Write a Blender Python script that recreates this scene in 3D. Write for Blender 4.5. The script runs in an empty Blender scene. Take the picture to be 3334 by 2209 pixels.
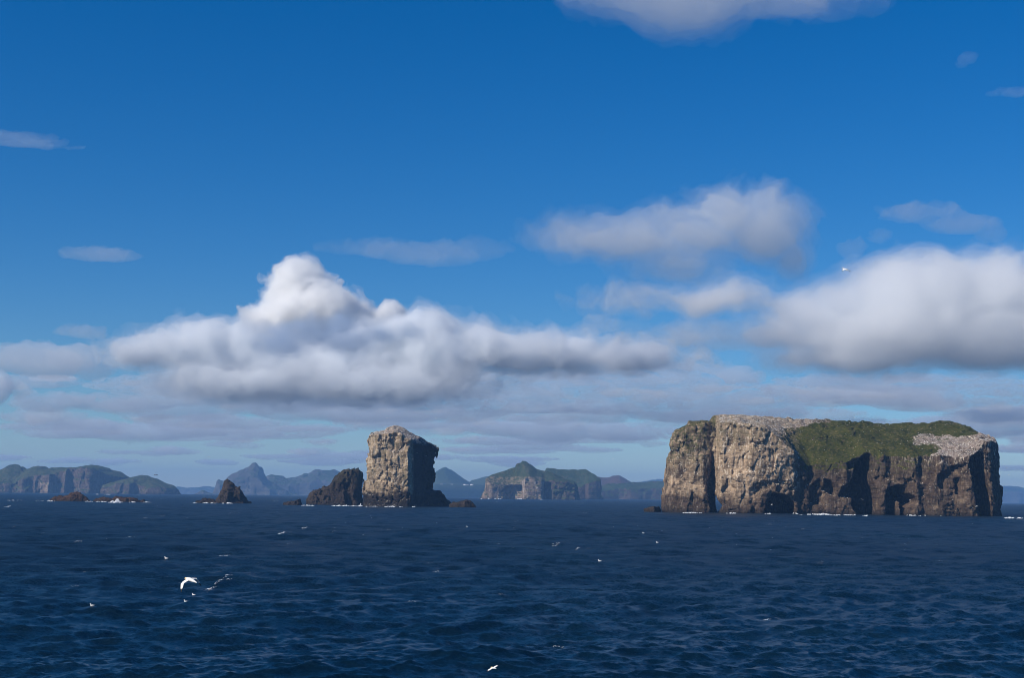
import bpy, math, random
import numpy as np
from mathutils import Matrix, Vector

# ------------------------------------------------------------------ camera, sky, sun, exposure
scene = bpy.context.scene
F = 4630.0                      # focal length in photograph pixels (3334 wide)
CX, CY = 1667.0, 1104.5
HC = 14.3                       # eye height above the sea, metres (ship's deck)
PITCH, ROLL = math.radians(6.26), math.radians(0.655)
REARTH = 7.3e6                  # effective earth radius: the sea curves away
_f = np.array([0, math.cos(PITCH), math.sin(PITCH)])
_r0 = np.array([1.0, 0, 0]); _u0 = np.array([0, -math.sin(PITCH), math.cos(PITCH)])
_r = math.cos(ROLL) * _r0 + math.sin(ROLL) * _u0
_u = -math.sin(ROLL) * _r0 + math.cos(ROLL) * _u0
cam = bpy.data.cameras.new('camera'); cam_o = bpy.data.objects.new('camera', cam)
scene.collection.objects.link(cam_o)
cam.sensor_width = 36; cam.lens = 36 * F / 3334; cam.clip_start = 0.5; cam.clip_end = 200000
cam_o.matrix_world = Matrix(((_r[0], _u[0], -_f[0], 0), (_r[1], _u[1], -_f[1], 0), (_r[2], _u[2], -_f[2], HC), (0, 0, 0, 1)))
scene.camera = cam_o

SUN_AZ, SUN_EL = math.radians(57), math.radians(38)      # sun behind the left shoulder
sun_dir = Vector((-math.sin(SUN_AZ) * math.cos(SUN_EL), -math.cos(SUN_AZ) * math.cos(SUN_EL), math.sin(SUN_EL)))
sl = bpy.data.lights.new('sun', 'SUN'); sl.energy = 5.0; sl.angle = math.radians(0.5); sl.color = (1.0, 0.92, 0.80)
so = bpy.data.objects.new('sun', sl); scene.collection.objects.link(so)
so.rotation_euler = sun_dir.to_track_quat('Z', 'Y').to_euler()
world = bpy.data.worlds.new('World'); scene.world = world; world.use_nodes = True
vs = scene.view_settings
vs.view_transform = 'Standard'; vs.look = 'None'; vs.exposure = 0.0; vs.gamma = 1.0; vs.use_curve_mapping = False
cy = scene.cycles
cy.use_adaptive_sampling = True; cy.adaptive_threshold = 0.02; cy.use_denoising = True
cy.max_bounces = 16; cy.diffuse_bounces = 2; cy.glossy_bounces = 2; cy.volume_bounces = 14; cy.transparent_max_bounces = 16
cy.sample_clamp_indirect = 4.0; cy.filter_width = 1.0

def wnodes():
    nt = world.node_tree; nt.nodes.clear(); N = nt.nodes.new; L = nt.links.new
    out = N('ShaderNodeOutputWorld'); bg = N('ShaderNodeBackground'); sky = N('ShaderNodeTexSky')
    sky.sky_type = 'NISHITA'; sky.sun_disc = False
    sky.sun_elevation = SUN_EL; sky.sun_rotation = math.atan2(sun_dir.x, sun_dir.y)
    sky.altitude = 0; sky.air_density = 1.0; sky.dust_density = 0.0; sky.ozone_density = 9.0
    hs = N('ShaderNodeHueSaturation'); hs.inputs['Saturation'].default_value = 1.26; hs.inputs['Hue'].default_value = 0.504
    L(sky.outputs[0], hs.inputs['Color'])
    L(hs.outputs[0], bg.inputs[0]); bg.inputs[1].default_value = 0.092
    L(bg.outputs[0], out.inputs[0])
wnodes()

# ------------------------------------------------------------------ helpers
rng = np.random.default_rng(7)
def pdir(u, v):
    u = np.asarray(u, float); v = np.asarray(v, float)
    a = (u - CX) / F; b = -(v - CY) / F
    return _f[None] * 1.0 + a[..., None] * _r + b[..., None] * _u
def P(u, v, Y):
    """x and z of the point seen at pixel (u, v) at depth Y"""
    d = pdir(np.atleast_1d(u), np.atleast_1d(v)); t = np.asarray(Y, float) / d[:, 1]
    return d[:, 0] * t, HC + d[:, 2] * t
def sea_z(x, y): return -(x * x + y * y) / (2 * REARTH)
def sea_hit(u, v):
    d = pdir(np.atleast_1d(u), np.atleast_1d(v)); d = d / d[:, 1:2]
    t = np.full(len(d), HC) / np.maximum(-d[:, 2], 1e-5)
    for _ in range(12):
        t = (HC + t * t * (1 + d[:, 0] ** 2) / (2 * REARTH)) / np.maximum(-d[:, 2], 1e-5)
        t = np.minimum(t, 13000)
    return d[:, 0] * t, t

COL = scene.collection
def link(o, parent=None):
    COL.objects.link(o)
    if parent is not None: o.parent = parent
    return o
def tag(o, label=None, cat=None, group=None, kind=None):
    if label: o['label'] = label
    if cat: o['category'] = cat
    if group: o['group'] = group
    if kind: o['kind'] = kind
    return o
def empty(name, loc=(0, 0, 0)):
    o = bpy.data.objects.new(name, None); o.location = loc; o.empty_display_size = 1
    return link(o)
def mesh_np(name, V, Q, mat, parent=None, smooth=True, attrs=None, origin=None):
    """V (n,3), Q (m,k) index array -> linked object"""
    V = np.asarray(V, np.float32); Q = np.asarray(Q, np.int32)
    if origin is not None: V = V - np.asarray(origin, np.float32)
    me = bpy.data.meshes.new(name); k = Q.shape[1]
    me.vertices.add(len(V)); me.vertices.foreach_set('co', V.ravel())
    me.loops.add(Q.size); me.loops.foreach_set('vertex_index', Q.ravel())
    me.polygons.add(len(Q)); me.polygons.foreach_set('loop_start', np.arange(0, Q.size, k, dtype=np.int32))
    me.polygons.foreach_set('loop_total', np.full(len(Q), k, np.int32))
    if smooth: me.polygons.foreach_set('use_smooth', np.ones(len(Q), bool))
    for an, av in (attrs or {}).items():
        a = me.attributes.new(an, 'FLOAT', 'POINT'); a.data.foreach_set('value', np.asarray(av, np.float32))
    me.update(calc_edges=True); me.validate()
    if mat: me.materials.append(mat)
    o = bpy.data.objects.new(name, me)
    if origin is not None: o.location = origin
    return link(o, parent)

def vnoise(shape, h, cells, seed):
    """smooth value noise in -1..1 over a regular grid"""
    g = np.random.default_rng(seed); ti = []
    for n, c in zip(shape, cells):
        t = (np.arange(n) * h + g.uniform(0, c)) / c; i = np.floor(t).astype(int); f = (t - i).astype(np.float32)
        ti.append((i, f * f * f * (f * (f * 6 - 15) + 10)))
    A = g.uniform(-1, 1, [i.max() + 2 for i, _ in ti]).astype(np.float32)
    for k, (i, f) in enumerate(ti):
        sh = [1, 1, 1]; sh[k] = -1
        lo = A.take(i, axis=k); hi = A.take(i + 1, axis=k); hi -= lo; hi *= f.reshape(sh); lo += hi; A = lo
    return A
def fbm(shape, h, cells, seed, octs=3, gain=0.5):
    s = 0; a = 1
    for k in range(octs):
        s = s + a * vnoise(shape, h, [c / 2 ** k for c in cells], seed + 17 * k); a *= gain
    return s

def hash3(i, j, k, seed):
    h = (i * np.uint32(0x8da6b343)) ^ (j * np.uint32(0xd8163841)) ^ (k * np.uint32(0xcb1ab31f)) ^ np.uint32((seed * 0x9E3779B1) & 0xffffffff)
    h ^= h >> np.uint32(15); h *= np.uint32(0x2c1b3c6d); h ^= h >> np.uint32(12); h *= np.uint32(0x297a2d39); h ^= h >> np.uint32(15)
    return h
def perlin(p, seed):
    """gradient noise at points p (n,3), about -1..1"""
    if len(p) > 60000: return np.concatenate([perlin(p[i:i + 60000], seed) for i in range(0, len(p), 60000)])
    ip = np.floor(p); f = (p - ip).astype(np.float32); ip = ip.astype(np.int32).astype(np.uint32)
    w = f * f * f * (f * (f * 6 - 15) + 10); out = np.zeros(len(p), np.float32)
    for i in (0, 1):
        for j in (0, 1):
            for k in (0, 1):
                h = hash3(ip[:, 0] + np.uint32(i), ip[:, 1] + np.uint32(j), ip[:, 2] + np.uint32(k), seed)
                gx = (h & np.uint32(1023)).astype(np.float32) / 511.5 - 1; gy = ((h >> np.uint32(10)) & np.uint32(1023)).astype(np.float32) / 511.5 - 1
                gz = ((h >> np.uint32(20)) & np.uint32(1023)).astype(np.float32) / 511.5 - 1
                d = gx * (f[:, 0] - i) + gy * (f[:, 1] - j) + gz * (f[:, 2] - k)
                out += d * (w[:, 0] if i else 1 - w[:, 0]) * (w[:, 1] if j else 1 - w[:, 1]) * (w[:, 2] if k else 1 - w[:, 2])
    return out * 1.6
def blocks(p, seed):
    """jointed blocks: for the nearest cell a random step and a random tilt (a facet), and the distance to the next cell"""
    if len(p) > 60000: return tuple(np.concatenate(q) for q in zip(*[blocks(p[i:i + 60000], seed) for i in range(0, len(p), 60000)]))
    b = np.floor(p - 0.5); n = len(p); d1 = np.full(n, 9, np.float32); d2_ = np.full(n, 9, np.float32); val = np.zeros(n, np.float32); tilt = np.zeros(n, np.float32)
    for i in (0, 1):
        for j in (0, 1):
            for k in (0, 1):
                c = b + np.array([i, j, k], np.float32); u = c.astype(np.int32).astype(np.uint32); h = hash3(u[:, 0], u[:, 1], u[:, 2], seed)
                jx = (h & np.uint32(255)).astype(np.float32) / 255; jy = ((h >> np.uint32(8)) & np.uint32(255)).astype(np.float32) / 255; jz = ((h >> np.uint32(16)) & np.uint32(255)).astype(np.float32) / 255
                ox, oy, oz = p[:, 0] - c[:, 0] - 0.5 - 0.7 * (jx - 0.5), p[:, 1] - c[:, 1] - 0.5 - 0.7 * (jy - 0.5), p[:, 2] - c[:, 2] - 0.5 - 0.7 * (jz - 0.5)
                q = ox ** 2 + oy ** 2 + oz ** 2
                m = q < d1; d2_ = np.where(m, d1, np.minimum(d2_, q)); d1 = np.where(m, q, d1)
                val = np.where(m, ((h >> np.uint32(24)).astype(np.float32) / 127.5 - 1), val)
                tilt = np.where(m, (jz * 2 - 1) * ox + (jx * 2 - 1) * oy + (jy * 2 - 1) * 0.8 * oz, tilt)
    return val, tilt, np.sqrt(d2_) - np.sqrt(d1)

def surface_nets(Fd, org, h):
    nx, ny, nz = Fd.shape; S = Fd < 0
    cnt = np.zeros((nx - 1, ny - 1, nz - 1), np.int8)
    offs = [(i, j, k) for i in (0, 1) for j in (0, 1) for k in (0, 1)]
    for i, j, k in offs: cnt += S[i:nx - 1 + i, j:ny - 1 + j, k:nz - 1 + k]
    act = (cnt > 0) & (cnt < 8); idx = np.argwhere(act)
    cid = np.full(act.shape, -1, np.int32); cid[act] = np.arange(len(idx))
    vals = {o: Fd[idx[:, 0] + o[0], idx[:, 1] + o[1], idx[:, 2] + o[2]] for o in offs}
    acc = np.zeros((len(idx), 3)); n = np.zeros(len(idx))
    for o in offs:
        for ax in range(3):
            if o[ax] == 0:
                q = list(o); q[ax] = 1; q = tuple(q); a, b = vals[o], vals[q]
                m = (a < 0) != (b < 0); t = np.where(m, a / np.where(m, a - b, 1), 0)
                for c in range(3): acc[:, c] += m * (o[c] + (t if c == ax else 0))
                n += m
    V = (idx + acc / n[:, None]) * h + np.asarray(org)
    Qs = []
    for ax in range(3):
        a1, a2 = [(1, 2), (2, 0), (0, 1)][ax]
        sl0 = [slice(None)] * 3; sl1 = [slice(None)] * 3; sl0[ax] = slice(0, -1); sl1[ax] = slice(1, None)
        for c in (a1, a2): sl0[c] = slice(1, -1); sl1[c] = slice(1, -1)
        A, B = S[tuple(sl0)], S[tuple(sl1)]; m = np.argwhere(A != B)
        if not len(m): continue
        flip = A[tuple(m.T)]; c = m.copy(); c[:, a1] += 1; c[:, a2] += 1
        def cell(d1, d2):
            q = c.copy(); q[:, a1] -= d1; q[:, a2] -= d2; return cid[tuple(q.T)]
        q = np.stack([cell(1, 1), cell(0, 1), cell(0, 0), cell(1, 0)], 1)
        q[~flip] = q[~flip][:, ::-1]; Qs.append(q)
    return V, np.concatenate(Qs)

def in_poly(px, py, poly):
    """point in polygon, px/py arrays"""
    r = np.zeros(px.shape, bool); n = len(poly)
    for i in range(n):
        x0, y0 = poly[i]; x1, y1 = poly[(i + 1) % n]
        c = ((y0 > py) != (y1 > py)) & (px < (x1 - x0) * (py - y0) / ((y1 - y0) or 1e-9) + x0); r ^= c
    return r
def blur2(A, n):
    for _ in range(n):
        B = np.pad(A, 1, mode='edge'); A = (B[:-2, 1:-1] + B[2:, 1:-1] + B[1:-1, :-2] + B[1:-1, 2:] + 2 * B[1:-1, 1:-1]) / 6
    return A
def smooth(a, b, x):
    t = np.clip((x - a) / (b - a), 0, 1); return t * t * (3 - 2 * t)

# ------------------------------------------------------------------ materials
class NT:
    def __init__(s, name):
        s.m = bpy.data.materials.new(name); s.m.use_nodes = True; s.t = s.m.node_tree; s.t.nodes.clear()
        s.out = s.n('ShaderNodeOutputMaterial')
    def n(s, typ, **kw):
        o = s.t.nodes.new(typ)
        for k, v in kw.items(): setattr(o, k, v)
        return o
    def l(s, a, b): s.t.links.new(a, b)
    def pos(s, sc=(1, 1, 1)):
        if not hasattr(s, 'geo'): s.geo = s.n('ShaderNodeNewGeometry')
        m = s.n('ShaderNodeVectorMath', operation='MULTIPLY'); s.l(s.geo.outputs['Position'], m.inputs[0]); m.inputs[1].default_value = sc
        return m.outputs[0]
    def noise(s, sc, scale=1.0, detail=3, rough=0.55, lac=2.0):
        n = s.n('ShaderNodeTexNoise'); s.l(s.pos(sc), n.inputs['Vector'])
        n.inputs['Scale'].default_value = scale; n.inputs['Detail'].default_value = detail; n.inputs['Roughness'].default_value = rough
        return n.outputs['Fac']
    def ramp(s, x, a, b, v0=0.0, v1=1.0):
        n = s.n('ShaderNodeMapRange', interpolation_type='SMOOTHSTEP'); s.l(x, n.inputs['Value'])
        n.inputs['From Min'].default_value = a; n.inputs['From Max'].default_value = b
        n.inputs['To Min'].default_value = v0; n.inputs['To Max'].default_value = v1
        return n.outputs[0]
    def math(s, op, a, b):
        n = s.n('ShaderNodeMath', operation=op)
        for i, x in enumerate((a, b)):
            if isinstance(x, (int, float)): n.inputs[i].default_value = x
            else: s.l(x, n.inputs[i])
        return n.outputs[0]
    def mix(s, f, a, b):
        n = s.n('ShaderNodeMix', data_type='RGBA')
        for sock, x in ((n.inputs[0], f), (n.inputs[6], a), (n.inputs[7], b)):
            if isinstance(x, (int, float)): sock.default_value = x
            elif isinstance(x, tuple): sock.default_value = (*x, 1)
            else: s.l(x, sock)
        return n.outputs[2]
    def attr(s, name):
        n = s.n('ShaderNodeAttribute', attribute_name=name); return n.outputs['Fac']
    def bsdf(s, col, rough=0.9, spec=0.2, bump=None, bstr=1.0, bdist=1.0):
        b = s.n('ShaderNodeBsdfPrincipled')
        if isinstance(col, tuple): b.inputs['Base Color'].default_value = (*col, 1)
        else: s.l(col, b.inputs['Base Color'])
        if isinstance(rough, (int, float)): b.inputs['Roughness'].default_value = rough
        else: s.l(rough, b.inputs['Roughness'])
        b.inputs['Specular IOR Level'].default_value = spec
        if bump is not None:
            k = s.n('ShaderNodeBump'); s.l(bump, k.inputs['Height']); k.inputs['Strength'].default_value = bstr; k.inputs['Distance'].default_value = bdist
            s.l(k.outputs[0], b.inputs['Normal'])
        s.l(b.outputs[0], s.out.inputs['Surface']); return b

def rock_mat(name, dark, mid, pale, guano, s=1.0, moss=(0.05, 0.06, 0.02), bd=0.7):
    """s: size of the grain, 1 for rock a kilometre off"""
    t = NT(name)
    n1 = t.noise((0.05 / s,) * 3, 1, 5, 0.6); n2 = t.noise((0.35 / s, 0.35 / s, 0.5 / s), 1, 4, 0.65)
    strata = t.noise((0.03 / s, 0.03 / s, 0.55 / s), 1, 4, 0.6)
    fine = t.noise((1.1 / s,) * 3, 1, 3, 0.7)
    mixf = t.math('ADD', t.math('MULTIPLY', n1, 0.45), t.math('ADD', t.math('MULTIPLY', n2, 0.35), t.math('MULTIPLY', strata, 0.3)))
    c = t.mix(t.ramp(mixf, 0.42, 0.66), dark, mid)
    streak = t.noise((0.75 / s, 0.75 / s, 0.05 / s), 1, 4, 0.65); spot = t.noise((0.45 / s, 0.45 / s, 0.30 / s), 1, 3, 0.6)
    lines = t.noise((0.06 / s, 0.06 / s, 1.1 / s), 1, 3, 0.6)
    mid_n = t.noise((0.11 / s, 0.11 / s, 0.09 / s), 1, 5, 0.6)
    pf = t.math('ADD', t.math('MULTIPLY', n2, 0.18), t.math('ADD', t.math('MULTIPLY', mid_n, 0.42), t.math('ADD', t.math('MULTIPLY', lines, 0.14), t.math('ADD', t.math('MULTIPLY', streak, 0.14), t.math('MULTIPLY', fine, 0.12)))))
    dim = tuple(0.42 * x for x in pale)
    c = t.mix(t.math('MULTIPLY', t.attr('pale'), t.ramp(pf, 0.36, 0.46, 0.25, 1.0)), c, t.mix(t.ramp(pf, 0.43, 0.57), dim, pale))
    gs = t.math('MAXIMUM', t.ramp(streak, 0.54, 0.68), t.ramp(spot, 0.57, 0.67))
    c = t.mix(t.math('MULTIPLY', t.attr('guano'), gs), c, guano)
    c = t.mix(t.math('MULTIPLY', t.attr('nest'), t.ramp(n2, 0.3, 0.6, 0.2, 0.95)), c, (0.27, 0.215, 0.18))
    c = t.mix(t.math('MULTIPLY', t.attr('moss'), t.ramp(n2, 0.42, 0.58)), c, moss)
    c = t.mix(t.math('MULTIPLY', t.attr('wet'), 0.85), c, (0.018, 0.015, 0.013))
    bump = t.math('ADD', t.math('MULTIPLY', n2, 1.4), t.math('ADD', t.math('MULTIPLY', fine, 0.5), t.math('MULTIPLY', strata, 0.8)))
    t.bsdf(c, 0.92, 0.15, bump, 1.0, bd * s)
    return t.m
def grass_mat(name, a, b, c_, s=1.0):
    t = NT(name)
    n1 = t.noise((0.04 / s,) * 3, 1, 5, 0.6); n2 = t.noise((0.4 / s,) * 3, 1, 4, 0.7)
    c = t.mix(t.ramp(n1, 0.38, 0.62), a, b); c = t.mix(t.ramp(n2, 0.5, 0.68), c, c_)
    c = t.mix(t.math('MULTIPLY', t.attr('pale'), t.ramp(n2, 0.4, 0.6)), c, (0.19, 0.15, 0.09))
    t.bsdf(c, 0.95, 0.05, n2, 1.0, 1.2 * s)
    return t.m
M = {}
M['rock_big'] = rock_mat('tuff_rock', (0.022, 0.016, 0.013), (0.075, 0.050, 0.035), (0.44, 0.315, 0.205), (0.80, 0.70, 0.55))
M['rock_stack'] = rock_mat('stack_rock', (0.010, 0.009, 0.009), (0.036, 0.027, 0.020), (0.42, 0.31, 0.20), (0.81, 0.72, 0.57))  # dark and mid tones lowered to paint the stack's shaded side near black
M['rock_dark'] = rock_mat('lava_rock', (0.012, 0.010, 0.009), (0.042, 0.031, 0.024), (0.07, 0.05, 0.035), (0.45, 0.4, 0.35))
M['rock_red'] = rock_mat('red_lava_rock', (0.020, 0.012, 0.008), (0.065, 0.032, 0.016), (0.08, 0.05, 0.03), (0.45, 0.4, 0.35))
M['rock_far'] = rock_mat('far_rock', (0.022, 0.018, 0.016), (0.085, 0.058, 0.046), (0.28, 0.205, 0.145), (0.6, 0.55, 0.48), s=5.0)
M['rock_haze'] = rock_mat('far_mountain_rock', (0.035, 0.035, 0.035), (0.09, 0.08, 0.07), (0.2, 0.17, 0.14), (0.5, 0.45, 0.4), s=9.0)
M['grass'] = grass_mat('grass', (0.027, 0.034, 0.006), (0.052, 0.056, 0.011), (0.110, 0.090, 0.030))
M['grass_far'] = grass_mat('far_grass', (0.026, 0.044, 0.014), (0.046, 0.062, 0.022), (0.070, 0.065, 0.034), s=6.0)
M['cone_red'] = grass_mat('red_scoria', (0.10, 0.045, 0.03), (0.075, 0.045, 0.03), (0.07, 0.06, 0.035), s=9.0)

# ------------------------------------------------------------------ sea
def build_sea():
    g = np.random.default_rng(11)
    # rows: depth below the horizon falls evenly; columns: dense ahead, coarse behind
    nr = 720
    dep = np.linspace(math.atan(HC / 55.0), 0.00155, nr)
    r = np.concatenate([[2.0, 8, 16, 25, 35, 45], HC / np.tan(dep), [10500, 12000, 14000, 17000, 20500]])
    r = np.sort(r)
    th = np.concatenate([np.linspace(-180, -34, 30, endpoint=False), np.linspace(-34, -24, 60, endpoint=False),
                         np.linspace(-24, 24, 1180, endpoint=False), np.linspace(24, 34, 60, endpoint=False), np.linspace(34, 180, 30, endpoint=False)])
    th = np.radians(th); nr, nc = len(r), len(th)
    X = (r[:, None] * np.sin(th)[None]).astype(np.float32); Y = (r[:, None] * np.cos(th)[None]).astype(np.float32)
    dr = np.gradient(r); sp = np.maximum(dr, r * math.radians(48 / 1180))
    s_all = np.zeros(nr); s_kept = np.zeros(nr)
    Z = np.zeros((nr, nc), np.float32); DX = np.zeros_like(Z); DY = np.zeros_like(Z)
    lam = np.concatenate([np.geomspace(70, 26, 12), np.geomspace(24, 6, 30), np.geomspace(5.8, 0.55, 54)])
    main = math.radians(-62)                       # the sea runs towards the viewer and to the right
    for L in lam:
        spread = 0.35 if L > 24 else 0.65
        a = main + g.normal(0, spread); kx, ky = math.cos(a), math.sin(a); k = 2 * math.pi / L
        st = 0.0027 if L > 24 else (0.0042 if L > 6 else 0.0084)
        amp = st * L * g.uniform(0.6, 1.3); ph = g.uniform(0, 6.28)
        w = 1 - smooth(0.40 * L, 0.80 * L, sp)
        s_all += (k * amp) ** 2; s_kept += (w * k * amp) ** 2
        n = np.max(np.nonzero(w > 0.001)[0], initial=0) + 1
        if n < 2: continue
        arg = (k * (kx * X[:n] + ky * Y[:n]) + ph).astype(np.float32)
        s = np.sin(arg); c = np.cos(arg); W = (w[:n] * amp)[:, None].astype(np.float32)
        Z[:n] += W * s; q = 0.9
        DX[:n] += q * W * kx * c; DY[:n] += q * W * ky * c
    # groups: gusts raise and lower the chop
    Xd, Yd = X + DX, Y + DY
    Zd = Z + sea_z(Xd, Yd)
    V = np.stack([Xd, Yd, Zd], -1).reshape(-1, 3)
    i = np.arange((nr - 1) * nc).reshape(nr - 1, nc); j = np.roll(i, -1, 1)
    Q = np.stack([i, i + nc, j + nc, j], -1).reshape(-1, 4)[:, ::-1]
    t = NT('sea_water')
    big = t.noise((0.010, 0.004, 0.01), 1, 4, 0.6)
    def slope(sc, detail, rough, k):
        n = t.n('ShaderNodeTexNoise'); t.l(t.pos(sc), n.inputs['Vector']); n.inputs['Scale'].default_value = 1.0
        n.inputs['Detail'].default_value = detail; n.inputs['Roughness'].default_value = rough
        v = t.n('ShaderNodeVectorMath', operation='SUBTRACT'); t.l(n.outputs['Color'], v.inputs[0]); v.inputs[1].default_value = (0.5, 0.5, 0.5)
        w = t.n('ShaderNodeVectorMath', operation='MULTIPLY'); t.l(v.outputs[0], w.inputs[0]); w.inputs[1].default_value = (k, k, 0)
        return w.outputs[0]
    def vadd(a, b):
        v = t.n('ShaderNodeVectorMath', operation='ADD'); t.l(a, v.inputs[0]); t.l(b, v.inputs[1]); return v.outputs[0]
    sl1 = slope((0.16, 0.20, 0.2), 3, 0.6, 1.2); sl2 = slope((2.1, 2.7, 2.0), 4, 0.7, 1.5)
    gust = t.n('ShaderNodeVectorMath', operation='SCALE'); t.l(vadd(sl1, sl2), gust.inputs[0]); t.l(t.math('MULTIPLY', t.ramp(big, 0.32, 0.68, 0.5, 1.4), t.math('ADD', t.math('MULTIPLY', t.attr('lost'), 0.4), 0.95)), gust.inputs['Scale'])
    sl3 = slope((0.07, 0.022, 0.05), 3, 0.65, 0.9)
    far = t.n('ShaderNodeVectorMath', operation='SCALE'); t.l(sl3, far.inputs[0]); t.l(t.attr('lost'), far.inputs['Scale'])
    nn = t.n('ShaderNodeVectorMath', operation='NORMALIZE'); t.l(vadd(t.geo.outputs['Normal'], vadd(gust.outputs[0], far.outputs[0])), nn.inputs[0])
    col = t.mix(t.ramp(big, 0.35, 0.65), (0.0013, 0.0105, 0.023), (0.0027, 0.0170, 0.036))
    b = t.bsdf(col, t.ramp(t.attr('lost'), 0.0, 1.0, 0.29, 0.50), 0.5); t.l(nn.outputs[0], b.inputs['Normal'])
    b.inputs['IOR'].default_value = 1.333
    o = mesh_np('sea', V, Q, t.m, attrs={'lost': np.repeat(1 - s_kept / s_all, nc)}); tag(o, kind='structure')
    return r, th, Xd, Yd, Zd
SEA = build_sea()
def sea_surface(x, y):
    """height of the built sea at x, y (nearest vertex of the sheet)"""
    r, th, X, Y, Z = SEA
    x = np.atleast_1d(x); y = np.atleast_1d(y)
    a = np.arctan2(x, y); d = np.hypot(x, y)
    j = np.clip(np.searchsorted(th, a), 1, len(th) - 1); i = np.clip(np.searchsorted(r, d), 1, len(r) - 1)
    fi = np.clip((d - r[i - 1]) / (r[i] - r[i - 1]), 0, 1); fj = np.clip((a - th[j - 1]) / (th[j] - th[j - 1]), 0, 1)
    return (Z[i - 1, j - 1] * (1 - fi) * (1 - fj) + Z[i, j - 1] * fi * (1 - fj) + Z[i - 1, j] * (1 - fi) * fj + Z[i, j] * fi * fj)

# ------------------------------------------------------------------ rock islands
def island(name, label, cat, Y0, h, sil, cap, left, right, front, ridge_d, depth, lean=0.06, caves=(), tunnels=(),
           amp=1.0, seed=1, rock=None, grass=None, grass_fn=None, attr_fn=None, back_fall=0.25, cell=1.0, topamp=0.5, cap_pow=1.0, edge_k=0.004, group=None, toe=0.0, top_rough=0.38):
    """Rock mass built as a solid: roof between the cliff edge and the ridge, front face, side faces, caves, then eroded by noise.
    Outlines are in photograph pixels; Y0 is the distance of the front face."""
    sil = np.array(sil, float); cap = np.array(cap, float); front = np.array(front, float)
    D = ridge_d if not np.isscalar(ridge_d) else [(sil[0, 0], ridge_d), (sil[-1, 0], ridge_d)]
    D = np.array(D, float); Dd = np.interp(sil[:, 0], D[:, 0], D[:, 1])
    xr, zr = P(sil[:, 0], sil[:, 1], Y0 + Dd); xc, zc = P(cap[:, 0], cap[:, 1], Y0 + np.interp(cap[:, 0], front[:, 0], front[:, 1]))
    o_ = np.argsort(xr); xr, zr, Dd = xr[o_], zr[o_], Dd[o_]; o_ = np.argsort(xc); xc, zc = xc[o_], zc[o_]
    le = np.array(left, float); re = np.array(right, float)      # (u, v, extra depth)
    xl, zl = P(le[:, 0], le[:, 1], Y0 + le[:, 2]); xR, zR = P(re[:, 0], re[:, 1], Y0 + re[:, 2])
    ol = np.argsort(zl); orr = np.argsort(zR)
    zs = float(sea_z(np.mean(xr), Y0))
    x0, x1 = min(xl.min(), xr.min()) - 5 * h, max(xR.max(), xr.max()) + 5 * h
    fmin = front[:, 1].min()
    y0, y1 = Y0 + fmin - 7 * h, Y0 + depth + 4 * h
    z0, z1 = zs - 4 * h - 2, max(zr.max(), zc.max()) + 5 * h
    X = np.arange(x0, x1, h); Y = np.arange(y0, y1, h); Z = np.arange(z0, z1, h); shp = (len(X), len(Y), len(Z))
    fx, _ = P(front[:, 0], np.full(len(front), sil[:, 1].mean()), Y0 + front[:, 1])
    fr = np.interp(X, fx, front[:, 1]) + Y0
    # roof
    zcap = np.interp(X, xc, zc); zrid = np.interp(X, xr, zr); Dx = np.interp(X, xr, Dd) + Y0
    t = np.clip((Y[None] - fr[:, None]) / np.maximum(Dx - fr, 1)[:, None], 0, 1) ** cap_pow
    H = zcap[:, None] * (1 - t) + zrid[:, None] * t - np.maximum(Y[None] - Dx[:, None], 0) * back_fall
    H = H + topamp * fbm((shp[0], shp[1], 1), h, (14 * cell, 14 * cell, 9), seed + 5, 3)[:, :, 0]
    # front face with caves, in x and z
    XX, ZZ = np.meshgrid(X, Z, indexing='ij')
    yf = fr[:, None] + lean * np.maximum(ZZ - zs, 0) - toe * np.exp(-np.maximum(ZZ - zs, 0) / (3 * h))
    for poly, dep, bl in caves:
        pu = np.array(poly, float); px, pz = P(pu[:, 0], pu[:, 1], Y0 + np.interp(pu[:, 0], front[:, 0], front[:, 1]))
        m = in_poly(XX, ZZ, list(zip(px, pz))).astype(float); yf = yf + dep * blur2(m, bl)
    Fd = np.maximum(Z[None, None] - H[:, :, None], (yf[:, None, :] - Y[None, :, None])).astype(np.float32)
    ml = float(np.mean(le[:, 2])) + Y0; mr = float(np.mean(re[:, 2])) + Y0
    XL = np.interp(Z, zl[ol], xl[ol]); XR = np.interp(Z, zR[orr], xR[orr])
    sl_, sr_ = XL.mean() / ml, XR.mean() / mr
    EL = (XL[None] + sl_ * (Y[:, None] - ml) + edge_k * (Y[:, None] - ml) ** 2)[None] - X[:, None, None]
    ER = X[:, None, None] - (XR[None] + sr_ * (Y[:, None] - mr) - edge_k * (Y[:, None] - mr) ** 2)[None]
    np.maximum(Fd, EL, out=Fd); np.maximum(Fd, ER, out=Fd)
    np.maximum(Fd, (Y - (Y0 + depth))[None, :, None], out=Fd)
    # erosion near the surface: jointed blocks, beds, cracks
    c = cell; band = np.abs(Fd) < 4.5 * amp + 2 * h; ii = np.argwhere(band)
    p = np.stack([X[ii[:, 0]] - x0, Y[ii[:, 1]] - y0, Z[ii[:, 2]] - z0], 1) / c; p = (p + seed * 3.7).astype(np.float32)
    tops = (Fd[band] - (Z[ii[:, 2]] - H[ii[:, 0], ii[:, 1]])) < 0.01 * h
    p = p.astype(np.float32); p[:, 2] += 0.10 * p[:, 0]                                       # beds dip a little
    warp = perlin(p / 14, seed + 1); warp2 = perlin(p / 6, seed + 2)
    pw = p + np.stack([2.2 * warp + 0.9 * warp2, 2.2 * warp2, 1.6 * warp2 - warp], 1)
    n_ = 1.4 * perlin(p / np.array([26, 26, 34]), seed + 3) + 0.55 * perlin(pw / np.array([10, 10, 16]), seed + 4)
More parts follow.
